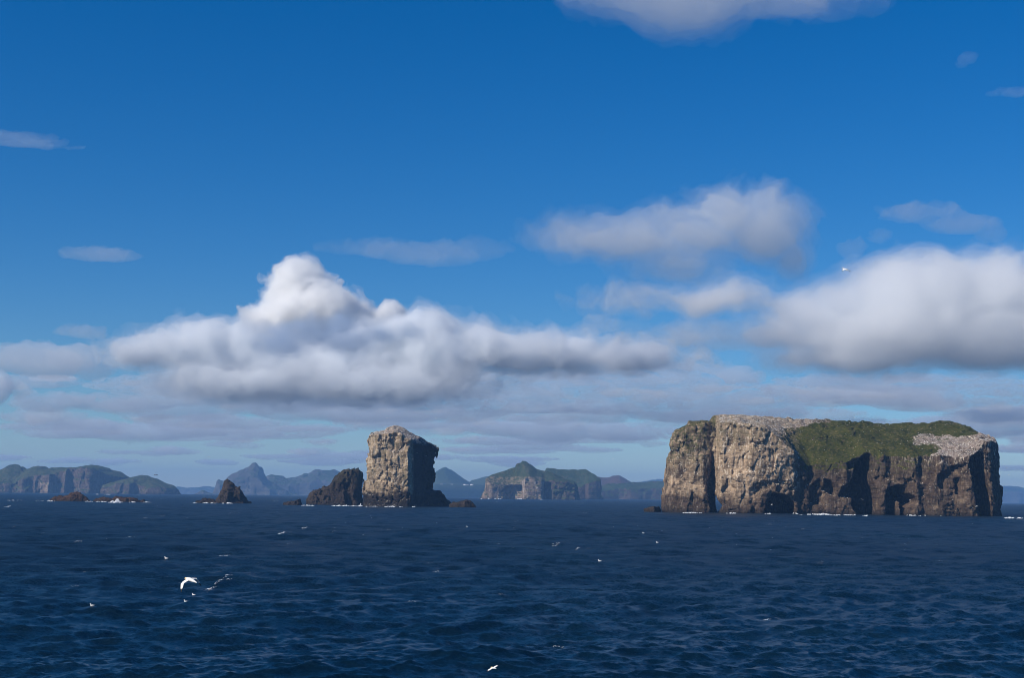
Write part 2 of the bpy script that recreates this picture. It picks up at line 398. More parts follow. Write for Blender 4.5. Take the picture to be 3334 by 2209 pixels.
    R1 = np.array(Matrix.Rotation(0.5, 3, 'Z') @ Matrix.Rotation(0.16, 3, 'Y')); R2 = np.array(Matrix.Rotation(-0.7, 3, 'Z') @ Matrix.Rotation(-0.35, 3, 'Y') @ Matrix.Rotation(0.3, 3, 'X'))
    pq = pw + (2.0 * perlin(p / 9, seed + 21))[:, None] * np.array([1, 0.3, 0.8])
    v0, t0, e0 = blocks((pq @ R2.T / np.array([16.0, 16.0, 26.0])).astype(np.float32), seed + 11)
    v1, t1, e1 = blocks((pq @ R1 / np.array([7.0, 7.0, 13.0])).astype(np.float32), seed + 5); v2, t2, e2 = blocks((pq @ R2 / np.array([3.4, 3.2, 3.8])).astype(np.float32), seed + 6)
    rough = 0.25 + 0.9 * smooth(-0.35, 0.45, perlin(p / 20, seed + 12))
    n_ += 0.8 * v0 + 2.2 * t0 + 0.55 * v1 + 1.5 * t1 + rough * (0.3 * v2 + 0.6 * t2) + 0.7 * np.exp(-(e1 / 0.05) ** 2)
    n_ += 0.6 * perlin(pw / np.array([34, 34, 2.4]), seed + 7) + rough * 0.3 * perlin(p / np.array([2.6, 2.6, 2.2]), seed + 8)
    n_ += 0.45 * perlin(pw / np.array([3.4, 3.4, 26]), seed + 9) + 0.6 * perlin(pw / np.array([7.0, 7.0, 40]), seed + 10)
    Fd[band] += amp * n_ * np.where(tops, top_rough, 1.0)
    for poly, wid in tunnels:
        pu = np.array(poly, float)
        for jy, yy in enumerate(Y):
            px, pz = P(pu[:, 0], pu[:, 1], yy)
            m = in_poly(XX, ZZ, list(zip(px, pz)))
            sub = Fd[:, jy, :]; sub[m] = np.maximum(sub[m], 0.6)
    Fd[0] = Fd[-1] = 1; Fd[:, 0] = Fd[:, -1] = 1; Fd[:, :, -1] = 1; Fd[:, :, 0] = 1
    V, Q = surface_nets(Fd, (X[0], Y[0], Z[0]), h)
    # drop crumbs below the water and the sealed bottom
    zq = V[Q, 2].max(1); Q = Q[zq > zs - 2.5 * h]
    # normals for the masks
    e1 = V[Q[:, 2]] - V[Q[:, 0]]; e2 = V[Q[:, 3]] - V[Q[:, 1]]; fn = np.cross(e1, e2); fn /= np.linalg.norm(fn, axis=1, keepdims=True) + 1e-9
    vn = np.zeros_like(V)
    for k in range(4): np.add.at(vn, Q[:, k], fn)
    vn /= np.linalg.norm(vn, axis=1, keepdims=True) + 1e-9
    U, W = project(V)
    info = dict(V=V, Q=Q, fn=fn, vn=vn, U=U, W=W, zs=zs)
    A = dict(pale=np.zeros(len(V)), nest=np.zeros(len(V)), guano=np.zeros(len(V)), moss=np.zeros(len(V)), wet=np.clip(1 - (V[:, 2] - zs) / (5.0 * min(c, 2.0)), 0, 1) ** 0.7)
    if attr_fn: attr_fn(A, info)
    root = empty(name, (float(V[:, 0].mean()), Y0, zs)); tag(root, label, cat, group)
    org = tuple(root.location)
    gm = np.zeros(len(Q), bool)
    if grass_fn is not None: gm = grass_fn(info)
    def part(pn, sel, mat):
        q = Q[sel]; used = np.unique(q); mp = np.full(len(V), -1, np.int32); mp[used] = np.arange(len(used))
        return mesh_np(pn, V[used] - np.array(org), mp[q], mat, root, True, {k: a[used] for k, a in A.items()})
    part('cliff', ~gm, rock)
    if gm.any(): part('grass_slope', gm, grass)
    info['A'] = A; info['root'] = root; info['gm'] = gm
    return info
def project(V):
    d = V - np.array([0, 0, HC]); w = d @ _f
    return CX + F * (d @ _r) / w, CY - F * (d @ _u) / w
def facev(info, key): return info[key][info['Q']].mean(1)

def big_attr(A, I):
    V = I['V']; x = I['U']; z = I['V'][:, 2]; nz = I['vn'][:, 2]
    n = 10 * perlin(V / 9, 5) + 8 * perlin(V / 4, 6)
    face = smooth(2300, 2345, x) * (1 - smooth(2575, 2612, x + n))
    A['pale'][:] = 0.05 + 0.30 * smooth(2, 9, n) * smooth(2620, 2680, x) + 0.95 * face * smooth(7, 20, z + 0.6 * n) + 0.85 * smooth(2130, 2160, x) * (1 - smooth(2290, 2345, x)) * smooth(10, 26, z + 0.5 * n) * smooth(-6, 5, n + 2)
    A['pale'] *= 1 - 0.7 * smooth(2450, 2480, x) * (1 - smooth(26, 36, z + 0.4 * n)) * face      # bare brown rock round the cave
    A['guano'][:] = 0.10 + 0.28 * (1 - smooth(2290, 2340, x)) * smooth(14, 30, z) + 0.5 * face * smooth(14, 34, z) + 0.7 * np.exp(-((x - 2587 + 0.5 * n) / 9.0) ** 2) * smooth(14, 24, z)
    A['guano'] += 0.55 * smooth(40, 56, z) * smooth(2850, 3000, x) + 0.45 * smooth(0.35, 0.75, nz) * smooth(12, 30, z)
    A['nest'][:] = smooth(0.35, 0.6, nz) * smooth(-5, 5, n + 3) * (smooth(2960, 3000, x) + (1 - smooth(2640, 2680, x)) * smooth(2335, 2350, x)) * smooth(44, 54, z)
    A['guano'] += 0.5 * smooth(0.4, 0.7, nz) * (smooth(3000, 3060, x) + (1 - smooth(2640, 2680, x)) * smooth(2335, 2350, x)) * smooth(44, 56, z)
    A['guano'] = np.clip(A['guano'], 0, 1)
    A['moss'][:] = np.clip((1 - smooth(2290, 2340, x)) * smooth(32, 60, z + n) * 0.8 + 0.5 * face * smooth(48, 72, z + n) + 0.35 * smooth(2600, 2640, x) * (1 - smooth(2990, 3040, x)) * smooth(30, 46, z), 0, 1)
def big_grass(I):
    x = facev(I, 'U'); y = facev(I, 'W'); nz = I['fn'][:, 2]; c = facev(I, 'V')
    n = 16 * perlin(c / 12, 8) + 12 * perlin(c / 5, 9) + 8 * perlin(c / 2.5, 10)
    edge = np.interp(x, [2500, 2560, 2590, 2640, 2720, 2800, 3000, 3120, 3190], [1400, 1420, 1450, 1490, 1500, 1482, 1496, 1490, 1465])
    col_r = (y + 0.7 * n > np.interp(x, [2955, 2975, 3000, 3060, 3110, 3150, 3200], [1470, 1424, 1417, 1426, 1428, 1420, 1400])) & ~((x + 1.3 * n < 3050) & (y + 0.8 * n > 1448)) & (x + n > 2966)
    lim = np.interp(y, [1360, 1372, 1384, 1400, 1430, 1452, 1480], [2735, 2690, 2640, 2555, 2530, 2560, 2590])
    g = (nz > 0.30) & (x > lim + 2.6 * n) & (x < 3185) & (y < edge + 40) & ~col_r
    drip = (y > 1450) & (x > 2600 + 0.3 * n) & (x < 2740) & (nz > 0.10) & (y < 1528 + 0.9 * n)
    left = (x > 2190) & (x < 2330) & (nz > 0.5) & (y < 1415 + 0.8 * n)
    return g | drip | left

BIG = island('rock_island', 'large flat-topped rock island with grassy roof, caves and a small sea arch', 'island', 1300, 0.85,
    sil=[(2150, 1470), (2184, 1411), (2205, 1400), (2239, 1386), (2241, 1376), (2268, 1369), (2307, 1371), (2321, 1358), (2336, 1354), (2388, 1352), (2454, 1351), (2493, 1358), (2545, 1364),
         (2598, 1362), (2650, 1364), (2720, 1368), (2785, 1373), (2837, 1379), (2916, 1378.6), (3034, 1373), (3125, 1377), (3136, 1390), (3170, 1402), (3204, 1413), (3235, 1423), (3247, 1441), (3262, 1500)],
    cap=[(2140, 1500), (2165, 1478), (2183, 1420), (2240, 1392), (2300, 1385), (2336, 1386), (2420, 1384), (2500, 1402), (2540, 1432), (2579, 1468), (2600, 1505), (2640, 1528), (2706, 1517), (2766, 1512), (2800, 1497), (2820, 1481),
         (2890, 1489), (2942, 1496), (3020, 1494), (3099, 1494), (3165, 1492), (3193, 1470), (3207, 1447), (3238, 1438), (3262, 1500)],
    left=[(2144, 1700, 30), (2144, 1664, 30), (2143, 1654, 30), (2146, 1614, 30), (2149, 1562, 30), (2156, 1544, 30), (2166, 1494, 30), (2184, 1462, 30), (2182, 1400, 30), (2190, 1340, 30)],
    right=[(3259, 1700, 10), (3258, 1682, 10), (3256, 1640, 10), (3258, 1588, 10), (3256, 1536, 10), (3261, 1502, 10), (3255, 1483, 10), (3249, 1441, 10), (3240, 1420, 10), (3240, 1340, 10)],
    front=[(2140, 75), (2155, 52), (2175, 38), (2200, 30), (2290, 20), (2300, 22), (2334, 22), (2345, 12), (2400, 6), (2480, 2), (2550, 4), (2585, 6), (2600, 14), (2640, 18), (2680, 16), (2760, 14), (2800, 14),
           (2870, 4), (2900, 6), (2980, -6), (3000, -3), (3060, -12), (3100, -10), (3160, -18), (3200, -10), (3225, -6), (3245, 8), (3262, 30)],
    ridge_d=[(2140, 80), (2240, 70), (2336, 85), (2600, 120), (2900, 130), (3125, 90), (3170, 60), (3235, 22), (3262, 25)], depth=150, lean=0.05,
    caves=[([(2319, 1470), (2327, 1474), (2331, 1540), (2318, 1540)], 7, 2), ([(2326, 1528), (2333, 1562), (2331, 1614), (2352, 1640), (2350, 1690), (2312, 1690), (2316, 1640), (2306, 1609), (2306, 1570)], 20, 2),
           ([(2498, 1648), (2503, 1627), (2519, 1609), (2545, 1612), (2571, 1620), (2587, 1641), (2591, 1690), (2493, 1690)], 30, 1),
           ([(2440, 1600), (2470, 1572), (2540, 1566), (2588, 1590), (2592, 1690), (2455, 1690)], 3, 6),
           ([(2819, 1478), (2836, 1480), (2844, 1523), (2840, 1562), (2853, 1588), (2863, 1627), (2866, 1690), (2800, 1690), (2777, 1648), (2778, 1614), (2777, 1575), (2785, 1536), (2793, 1508)], 46, 1),
           ([(2688, 1562), (2706, 1568), (2724, 1588), (2716, 1616), (2685, 1598)], 12, 2), ([(2735, 1618), (2745, 1590), (2777, 1570), (2779, 1622)], 12, 2),
           ([(2640, 1590), (2672, 1560), (2690, 1610), (2680, 1650), (2640, 1640)], 7, 3),
           ([(2887, 1596), (2908, 1588), (2929, 1580), (2950, 1588), (2958, 1609), (2981, 1622), (2984, 1638), (2955, 1648), (2942, 1690), (2935, 1690), (2934, 1632), (2922, 1632), (2920, 1690), (2887, 1690)], 30, 1),
           ([(3167, 1494), (3193, 1473), (3207, 1483), (3204, 1523), (3212, 1562), (3220, 1601), (3224, 1690), (3186, 1690), (3178, 1614), (3170, 1549), (3162, 1515)], 26, 2),
           ([(3057, 1545), (3081, 1540), (3080, 1598), (3062, 1590)], 7, 1), ([(3112, 1560), (3134, 1556), (3130, 1616), (3116, 1610)], 7, 1), ([(3100, 1518), (3152, 1512), (3140, 1536), (3106, 1540)], 5, 1),
           ([(2760, 1508), (2806, 1494), (2800, 1520), (2766, 1530)], 6, 2)],
    tunnels=[([(2327, 1614), (2333, 1613), (2339, 1630), (2354, 1647), (2342, 1668), (2333, 1672), (2327, 1642)], 0)],
    amp=1.05, seed=21, rock=M['rock_big'], grass=M['grass'], grass_fn=big_grass, attr_fn=big_attr, topamp=1.3, cap_pow=0.8, edge_k=0.003, top_rough=0.5)

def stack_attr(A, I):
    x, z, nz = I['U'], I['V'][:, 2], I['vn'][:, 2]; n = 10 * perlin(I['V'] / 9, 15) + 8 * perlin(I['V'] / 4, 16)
    lit = 1 - smooth(1338, 1350, x)  # right side loses its pale tones: shade painted into the rock colour
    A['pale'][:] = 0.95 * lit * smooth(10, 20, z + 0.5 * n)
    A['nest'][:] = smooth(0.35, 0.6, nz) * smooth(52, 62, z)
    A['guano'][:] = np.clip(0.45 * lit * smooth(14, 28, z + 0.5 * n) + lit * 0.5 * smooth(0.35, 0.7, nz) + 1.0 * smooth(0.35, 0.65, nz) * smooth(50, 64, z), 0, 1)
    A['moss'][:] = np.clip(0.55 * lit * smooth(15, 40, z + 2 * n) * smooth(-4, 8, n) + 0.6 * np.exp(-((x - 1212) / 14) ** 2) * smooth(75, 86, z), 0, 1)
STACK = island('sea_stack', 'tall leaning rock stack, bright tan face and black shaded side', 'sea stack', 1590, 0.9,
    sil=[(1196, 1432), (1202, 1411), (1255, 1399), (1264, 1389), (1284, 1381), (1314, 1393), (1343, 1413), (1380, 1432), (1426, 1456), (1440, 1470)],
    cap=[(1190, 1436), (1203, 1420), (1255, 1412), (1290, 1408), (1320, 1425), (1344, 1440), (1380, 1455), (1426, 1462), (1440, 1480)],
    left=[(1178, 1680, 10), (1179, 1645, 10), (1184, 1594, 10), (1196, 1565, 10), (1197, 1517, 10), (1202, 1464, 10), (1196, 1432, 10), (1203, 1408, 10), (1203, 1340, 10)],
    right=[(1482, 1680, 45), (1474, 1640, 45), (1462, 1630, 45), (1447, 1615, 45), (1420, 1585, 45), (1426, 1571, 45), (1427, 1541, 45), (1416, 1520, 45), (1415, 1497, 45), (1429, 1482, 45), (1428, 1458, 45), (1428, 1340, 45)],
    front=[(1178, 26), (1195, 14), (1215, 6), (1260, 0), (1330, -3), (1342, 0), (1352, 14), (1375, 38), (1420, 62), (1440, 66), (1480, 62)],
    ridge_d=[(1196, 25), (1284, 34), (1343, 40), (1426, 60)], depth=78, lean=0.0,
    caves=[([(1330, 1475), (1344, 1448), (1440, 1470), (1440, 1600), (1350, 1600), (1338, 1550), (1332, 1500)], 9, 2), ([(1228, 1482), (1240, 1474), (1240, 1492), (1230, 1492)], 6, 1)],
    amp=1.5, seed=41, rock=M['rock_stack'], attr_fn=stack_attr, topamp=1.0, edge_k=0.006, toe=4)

def dark_attr(A, I):
    A['guano'][:] = 0.05; A['pale'][:] = 0.25; A['moss'][:] = 0.3 * smooth(20, 35, I['V'][:, 2])
SLANT = island('sea_rock', 'dark slanted rock rising to a square crest beside the tall stack', 'rock', 1720, 0.95,
    sil=[(1000, 1640), (1006, 1612), (1017, 1600), (1048, 1591), (1077, 1582), (1089, 1553), (1107, 1541), (1119, 1532), (1151, 1526), (1166, 1523), (1176, 1529), (1180, 1540)],
    cap=[(1000, 1642), (1008, 1616), (1048, 1598), (1080, 1588), (1095, 1564), (1120, 1544), (1150, 1536), (1168, 1530), (1180, 1545)],
    left=[(1001, 1670, 10), (1003, 1639, 10), (1006, 1610, 10), (1015, 1600, 10), (1015, 1500, 10)],
    right=[(1180, 1670, 20), (1180, 1624, 20), (1180, 1544, 20), (1177, 1500, 20)],
    front=[(1000, 16), (1020, 6), (1100, 0), (1140, 0), (1165, 4), (1180, 16)], ridge_d=26, depth=46, lean=0.25,
    caves=[([(1118, 1580), (1135, 1570), (1150, 1640), (1140, 1660), (1125, 1640)], 6, 2)],
    amp=1.5, top_rough=1.0, seed=61, rock=M['rock_dark'], attr_fn=dark_attr, edge_k=0.01, toe=2)
PINN = island('pinnacle_rock', 'dark pointed pinnacle rock with a low spur on its left', 'rock', 1760, 0.9,
    sil=[(628, 1640), (643, 1630), (676, 1622), (686, 1628), (703, 1630), (716, 1601), (727, 1579), (732, 1565), (740.6, 1560.6), (751, 1568), (768, 1579), (780, 1584), (789, 1603), (795, 1619), (804, 1628), (812, 1640)],
    cap=[(628, 1642), (676, 1632), (703, 1636), (716, 1616), (735, 1600), (751, 1600), (780, 1606), (795, 1628), (812, 1642)],
    left=[(628, 1670, 14), (630, 1637, 14), (643, 1629, 14), (676, 1600, 14), (690, 1540, 14)],
    right=[(812, 1670, 14), (811, 1638, 14), (797, 1619, 14), (790, 1600, 14), (780, 1540, 14)],
    front=[(628, 14), (660, 8), (700, 4), (740, -2), (770, 4), (812, 18)], ridge_d=18, depth=34, lean=0.2,
    amp=1.5, top_rough=1.0, seed=71, rock=M['rock_dark'], attr_fn=dark_attr, edge_k=0.01, toe=2)
def skerry(name, label, sil, left, right, seed, mat='rock_red', Y0=1800, h=0.75, amp=0.7):
    cap = [(u, v + 0.35 * (1636 - v)) for u, v in sil]; u0, u1 = sil[0][0], sil[-1][0]
    return island(name, label, 'rock', Y0, h, sil=sil, cap=cap, left=[(left, 1670, 8), (left, 1500, 8)], right=[(right, 1670, 8), (right, 1500, 8)],
        front=[(u0, 8), (u0 + 0.2 * (u1 - u0), 2), (u0 + 0.6 * (u1 - u0), 0), (u1, 8)], ridge_d=11, depth=22, lean=0.4, amp=amp, seed=seed, rock=M[mat], attr_fn=dark_attr, edge_k=0.015, cell=0.7, toe=1, top_rough=1.0)
skerry('skerry', 'low red-brown skerry with a rounded hump, leftmost rock', [(152, 1634), (160, 1628), (178, 1618), (222, 1615), (230, 1605), (249, 1602), (262, 1606), (270, 1611), (282, 1622), (289, 1630)], 152, 290, 81)
skerry('skerry', 'long low red-brown skerry with white surf breaking on it', [(304, 1632), (312, 1626), (324, 1622), (340, 1625), (351, 1622), (365, 1626), (379, 1618), (400, 1622), (422, 1619), (443, 1625), (458, 1629), (468, 1627), (472, 1634)], 304, 473, 82)
skerry('skerry', 'small low dark rock left of the slanted rock', [(922, 1642), (940, 1634), (955, 1630), (966, 1625), (979, 1621), (982, 1642)], 922, 983, 83, 'rock_dark', 1620)
skerry('skerry', 'low dark ledge at the right foot of the tall stack', [(1462, 1648), (1474, 1637), (1492, 1639), (1505, 1635), (1518, 1632), (1530, 1634), (1538, 1641), (1547, 1650)], 1462, 1548, 84, 'rock_dark', 1580)
skerry('skerry', 'low black ledge awash at the left foot of the flat-topped island', [(2096, 1663), (2110, 1659), (2124, 1657), (2138, 1655), (2146, 1650), (2152, 1662)], 2096, 2156, 85, 'rock_dark', 1335, 0.6, 0.5)

# ---- far islands
def far_attr(A, I):
    x = I['U']; A['pale'][:] = 0.15; A['guano'][:] = 0.12
    A['pale'] += 0.8 * ((x > 130) & (x < 172) & (I['W'] > 1572)) + 0.9 * ((x > 1570) & (x < 1770) & (I['W'] > 1554)); A['pale'] = np.clip(A['pale'], 0, 1)
    A['guano'] += 0.5 * ((x > 1700) & (x < 1770) & (I['W'] > 1554)); A['wet'] *= 0.5
def slope_grass(thr, vlim=None):
    def fn(I):
        g = I['fn'][:, 2] > thr
        if vlim is not None:
            g &= facev(I, 'W') < np.interp(facev(I, 'U'), [a for a, _ in vlim], [b for _, b in vlim])
        return g
    return fn
island('grassy_island', 'broad grassy island with brown sea cliffs at the left edge', 'island', 7000, 4.5,
    sil=[(-260, 1600), (-180, 1550), (-60, 1545), (0, 1536), (22, 1523.5), (30, 1517), (54, 1513.5), (70, 1517), (89, 1525), (103, 1521.6), (124, 1520.5), (189, 1524), (230, 1525), (270, 1521.6), (303, 1517), (324, 1518), (351, 1526), (392, 1542.5), (419, 1556),
         (440, 1572), (470, 1600)],
    cap=[(-260, 1606), (-100, 1580), (0, 1575), (35, 1578), (70, 1555), (108, 1553), (162, 1547), (178, 1540), (216, 1532), (251, 1529), (292, 1528), (324, 1543), (351, 1546), (400, 1556), (430, 1570), (470, 1602)],
    left=[(-270, 1650, 120), (-250, 1500, 120)], right=[(470, 1650, 150), (440, 1575, 150), (430, 1500, 150)],
    front=[(-260, 200), (-100, 60), (0, 30), (60, 40), (72, 0), (110, 30), (160, -30), (180, 20), (195, 30), (210, -20), (225, 40), (250, 0), (290, -30), (320, 10), (345, 70), (400, 140), (470, 220)],
    ridge_d=260, depth=420, lean=0.15, amp=7, seed=91, rock=M['rock_far'], grass=M['grass_far'], grass_fn=slope_grass(0.36), attr_fn=far_attr, cell=6, topamp=5, edge_k=0.0008)
island('grassy_island', 'low grassy headland island in front of the broad left island', 'island', 6900, 4.5,
    sil=[(330, 1580), (380, 1566), (427, 1556), (460, 1549), (479, 1549), (487, 1553), (514, 1560), (541, 1576), (568, 1586), (579, 1595), (586, 1609)],
    cap=[(330, 1590), (392, 1578), (430, 1577), (460, 1586), (500, 1586), (541, 1588), (568, 1594), (586, 1610)],
    left=[(325, 1650, 60), (335, 1500, 60)], right=[(587, 1650, 80), (585, 1606, 80), (579, 1595, 80), (575, 1500, 80)],
    front=[(325, 60), (360, 20), (420, -20), (440, 20), (480, 0), (540, 20), (586, 90)], ridge_d=130, depth=240, lean=0.25,
    amp=5, seed=95, rock=M['rock_far'], grass=M['grass_far'], grass_fn=slope_grass(0.45), attr_fn=far_attr, cell=6, topamp=3, edge_k=0.001)
island('grassy_island', 'green island with a square summit knob and pale cliff faces, centre', 'island', 5300, 3.0,
    sil=[(1562, 1624), (1577, 1596), (1581, 1561), (1603, 1544.5), (1630, 1536), (1677, 1522.5), (1680.6, 1510.7), (1697, 1506.6), (1699, 1500), (1711, 1502), (1731, 1514), (1748, 1529), (1772, 1534), (1799, 1541), (1822, 1553), (1839, 1558), (1873, 1570), (1882, 1590), (1891, 1624)],
    cap=[(1562, 1626), (1578, 1598), (1584, 1566), (1600, 1580), (1643, 1583), (1690, 1582), (1712, 1560), (1722, 1556), (1745, 1566), (1768, 1572), (1800, 1566), (1840, 1572), (1873, 1576), (1883, 1592), (1891, 1626)],
    left=[(1562, 1650, 60), (1564, 1622, 60), (1577, 1596, 60), (1581, 1560, 60), (1590, 1450, 60)], right=[(1892, 1650, 40), (1890, 1622, 40), (1880, 1588, 40), (1874, 1570, 40), (1870, 1450, 40)],
    front=[(1562, 60), (1580, 30), (1600, 10), (1640, 30), (1660, 45), (1700, 30), (1708, -20), (1764, -16), (1774, 30), (1800, 10), (1872, 10), (1891, 60)],
    ridge_d=[(1562, 100), (1700, 170), (1890, 80)], depth=230, lean=0.12,
    caves=[([(1648, 1584), (1700, 1582), (1706, 1630), (1652, 1630)], 22, 1), ([(1772, 1574), (1796, 1572), (1796, 1640), (1770, 1640)], 40, 1), ([(1800, 1590), (1875, 1596), (1875, 1600), (1800, 1594)], 8, 1)],
    amp=3.6, seed=101, rock=M['rock_far'], grass=M['grass_far'], grass_fn=slope_grass(0.24), attr_fn=far_attr, cell=4, topamp=1.2, edge_k=0.001, top_rough=0.25)
island('grassy_island', 'flat-topped dark green island behind the square-knobbed island', 'island', 6400, 4.5,
    sil=[(1745, 1570), (1767, 1531), (1782, 1523), (1839, 1528.6), (1907, 1530), (1927, 1539), (1954, 1558), (1959, 1568), (1962, 1622)],
    cap=[(1745, 1600), (1800, 1585), (1890, 1590), (1912, 1580), (1940, 1570), (1958, 1570), (1962, 1624)],
    left=[(1742, 1650, 60), (1760, 1535, 60), (1770, 1450, 60)], right=[(1961, 1650, 30), (1960, 1568, 30), (1950, 1450, 30)],
    front=[(1742, 80), (1800, 20), (1890, 20), (1908, 30), (1915, 0), (1955, 30), (1962, 60)], ridge_d=[(1742, 220), (1900, 200), (1960, 60)], depth=330, lean=0.1,
    amp=4, seed=111, rock=M['rock_far'], grass=M['grass_far'], grass_fn=slope_grass(0.4), attr_fn=lambda A, I: None, cell=5, topamp=3, edge_k=0.0008)
def hill(name, label, Y0, sil, base, depth, mat, gmat, seed, thr=0.4, amp=6, cell=9, h=9, cat='mountain', fr=0.35, capf=0.55, wob=0.0):
    u0, u1 = sil[0][0], sil[-1][0]; cap = [(u, v + capf * (base - v)) for u, v in sil]
    g = np.random.default_rng(seed); fu = np.linspace(u0, u1, 14)
    front = [(u, wob * g.uniform(-1, 1) * depth + (0.3 * depth if k in (0, 13) else 0)) for k, u in enumerate(fu)]
    return island(name, label, cat, Y0, h, sil=sil, cap=cap, left=[(u0 - 3, 1660, fr * depth), (u0 - 3, 1400, fr * depth)], right=[(u1 + 3, 1660, fr * depth), (u1 + 3, 1400, fr * depth)], front=front,
        ridge_d=depth * 0.55, depth=depth, lean=0.3, amp=amp, seed=seed, rock=M[mat], grass=M[gmat], grass_fn=slope_grass(thr), attr_fn=lambda A, I: A['wet'].fill(0), cell=cell, topamp=amp * 0.8, edge_k=0.0003, top_rough=0.8)
hill('mountain', 'sharp hazy blue peak behind the pinnacle rock', 11200, [(694, 1612), (698, 1600), (707, 1567), (712, 1564), (727, 1568), (740, 1557), (784, 1531), (800, 1525), (822, 1510), (834, 1507), (841, 1514), (851, 1530), (856, 1548), (870, 1562), (884, 1573.6), (914, 1590), (941, 1607), (960, 1614)], 1612, 520, 'rock_haze', 'grass_far', 121, 0.85, amp=9, capf=0.5, wob=0.10)
hill('mountain', 'hazy blue plateau ridge behind the slanted rock', 12000, [(835, 1600), (855, 1555), (865, 1552), (881, 1547), (903, 1550.6), (930, 1556), (973, 1553), (992, 1538), (1006, 1541), (1024, 1532), (1043, 1531), (1103, 1537), (1150, 1552), (1190, 1573), (1230, 1585), (1290, 1600)], 1612, 600, 'rock_haze', 'grass_far', 122, 0.85, amp=8, capf=0.5, wob=0.08)
hill('mountain', 'hazy green volcanic cone right of the tall stack', 11000, [(1380, 1580), (1405, 1548), (1422, 1533), (1440, 1524), (1451, 1521.5), (1468, 1529), (1491, 1546), (1510, 1560), (1528, 1571.5), (1545, 1582)], 1614, 600, 'rock_haze', 'grass_far', 123, 0.2, amp=3, capf=0.6)
hill('mountain', 'low hazy hill between the green cone and the square-knobbed island', 11300, [(1515, 1582), (1535, 1568), (1560, 1560), (1586, 1551), (1620, 1546), (1680, 1560), (1740, 1582)], 1614, 500, 'rock_haze', 'grass_far', 124, 0.3, amp=4, capf=0.6)
hill('coastal_plain', 'low hazy green coast carrying white houses below the cone', 10200, [(1380, 1596), (1400, 1579), (1440, 1578), (1500, 1578), (1560, 1579), (1620, 1582), (1700, 1590), (1760, 1600)], 1618, 420, 'rock_haze', 'grass_far', 125, 0.15, amp=2, cat='coast', capf=0.6)
hill('mountain', 'reddish volcanic cone beyond the dark green island', 9600, [(1915, 1590), (1947, 1552), (1960, 1555), (1971, 1556), (1995, 1550), (2015, 1547), (2035, 1558), (2056, 1571.5), (2090, 1590)], 1618, 520, 'rock_haze', 'cone_red', 126, 0.2, amp=3, capf=0.6)
hill('headland', 'hazy grassy headland left of the flat-topped island', 7900, [(1900, 1606), (1940, 1590), (1970, 1582), (2002, 1577), (2042, 1571), (2076, 1572.6), (2144, 1567.5), (2230, 1566), (2330, 1580), (2400, 1610)], 1624, 420, 'rock_far', 'grass_far', 127, 0.4, amp=5, cell=7, h=7, cat='headland', capf=0.42, wob=0.06)
hill('sea_rock', 'tiny hazy blue islet left of the sharp peak', 10800, [(636, 1610), (648, 1605), (658, 1598), (668, 1600), (680, 1605), (696, 1611)], 1612, 160, 'rock_haze', 'grass_far', 128, 0.9, amp=3, cell=5, h=5, cat='rock', capf=0.4)
hill('mountain_range', 'faint blue mainland mountains on the horizon, right', 18500, [(2010, 1600), (2060, 1572), (2140, 1562), (2260, 1560), (2500, 1570), (2900, 1585), (3150, 1585), (3260, 1580), (3330, 1588), (3420, 1596), (3500, 1630)], 1630, 900, 'rock_haze', 'grass_far', 129, 0.9, amp=10, cell=14, h=16, capf=0.5)
hill('mountain_range', 'faint blue mainland hills on the horizon between the left islands', 18500, [(520, 1606), (570, 1590), (610, 1585), (660, 1588), (720, 1592), (800, 1604)], 1608, 700, 'rock_haze', 'grass_far', 130, 0.9, amp=8, cell=14, h=14, capf=0.5)

# ------------------------------------------------------------------ haze
def build_haze():
    s = 22000.0; z0, z1 = -36.0, 340.0
    V = [(x, y, z) for x in (-s, s) for y in (-s, s) for z in (z0, z1)]
    Q = [(0, 1, 3, 2), (4, 6, 7, 5), (0, 4, 5, 1), (2, 3, 7, 6), (0, 2, 6, 4), (1, 5, 7, 3)]
    t = NT('sea_air'); v = t.n('ShaderNodeVolumePrincipled')
    v.inputs['Color'].default_value = (0.25, 0.52, 0.95, 1); v.inputs['Density'].default_value = 5.8e-5; v.inputs['Anisotropy'].default_value = 0.0
    t.l(v.outputs[0], t.out.inputs['Volume'])
    o = mesh_np('haze', V, Q, t.m, smooth=False); tag(o, kind='stuff')
build_haze()

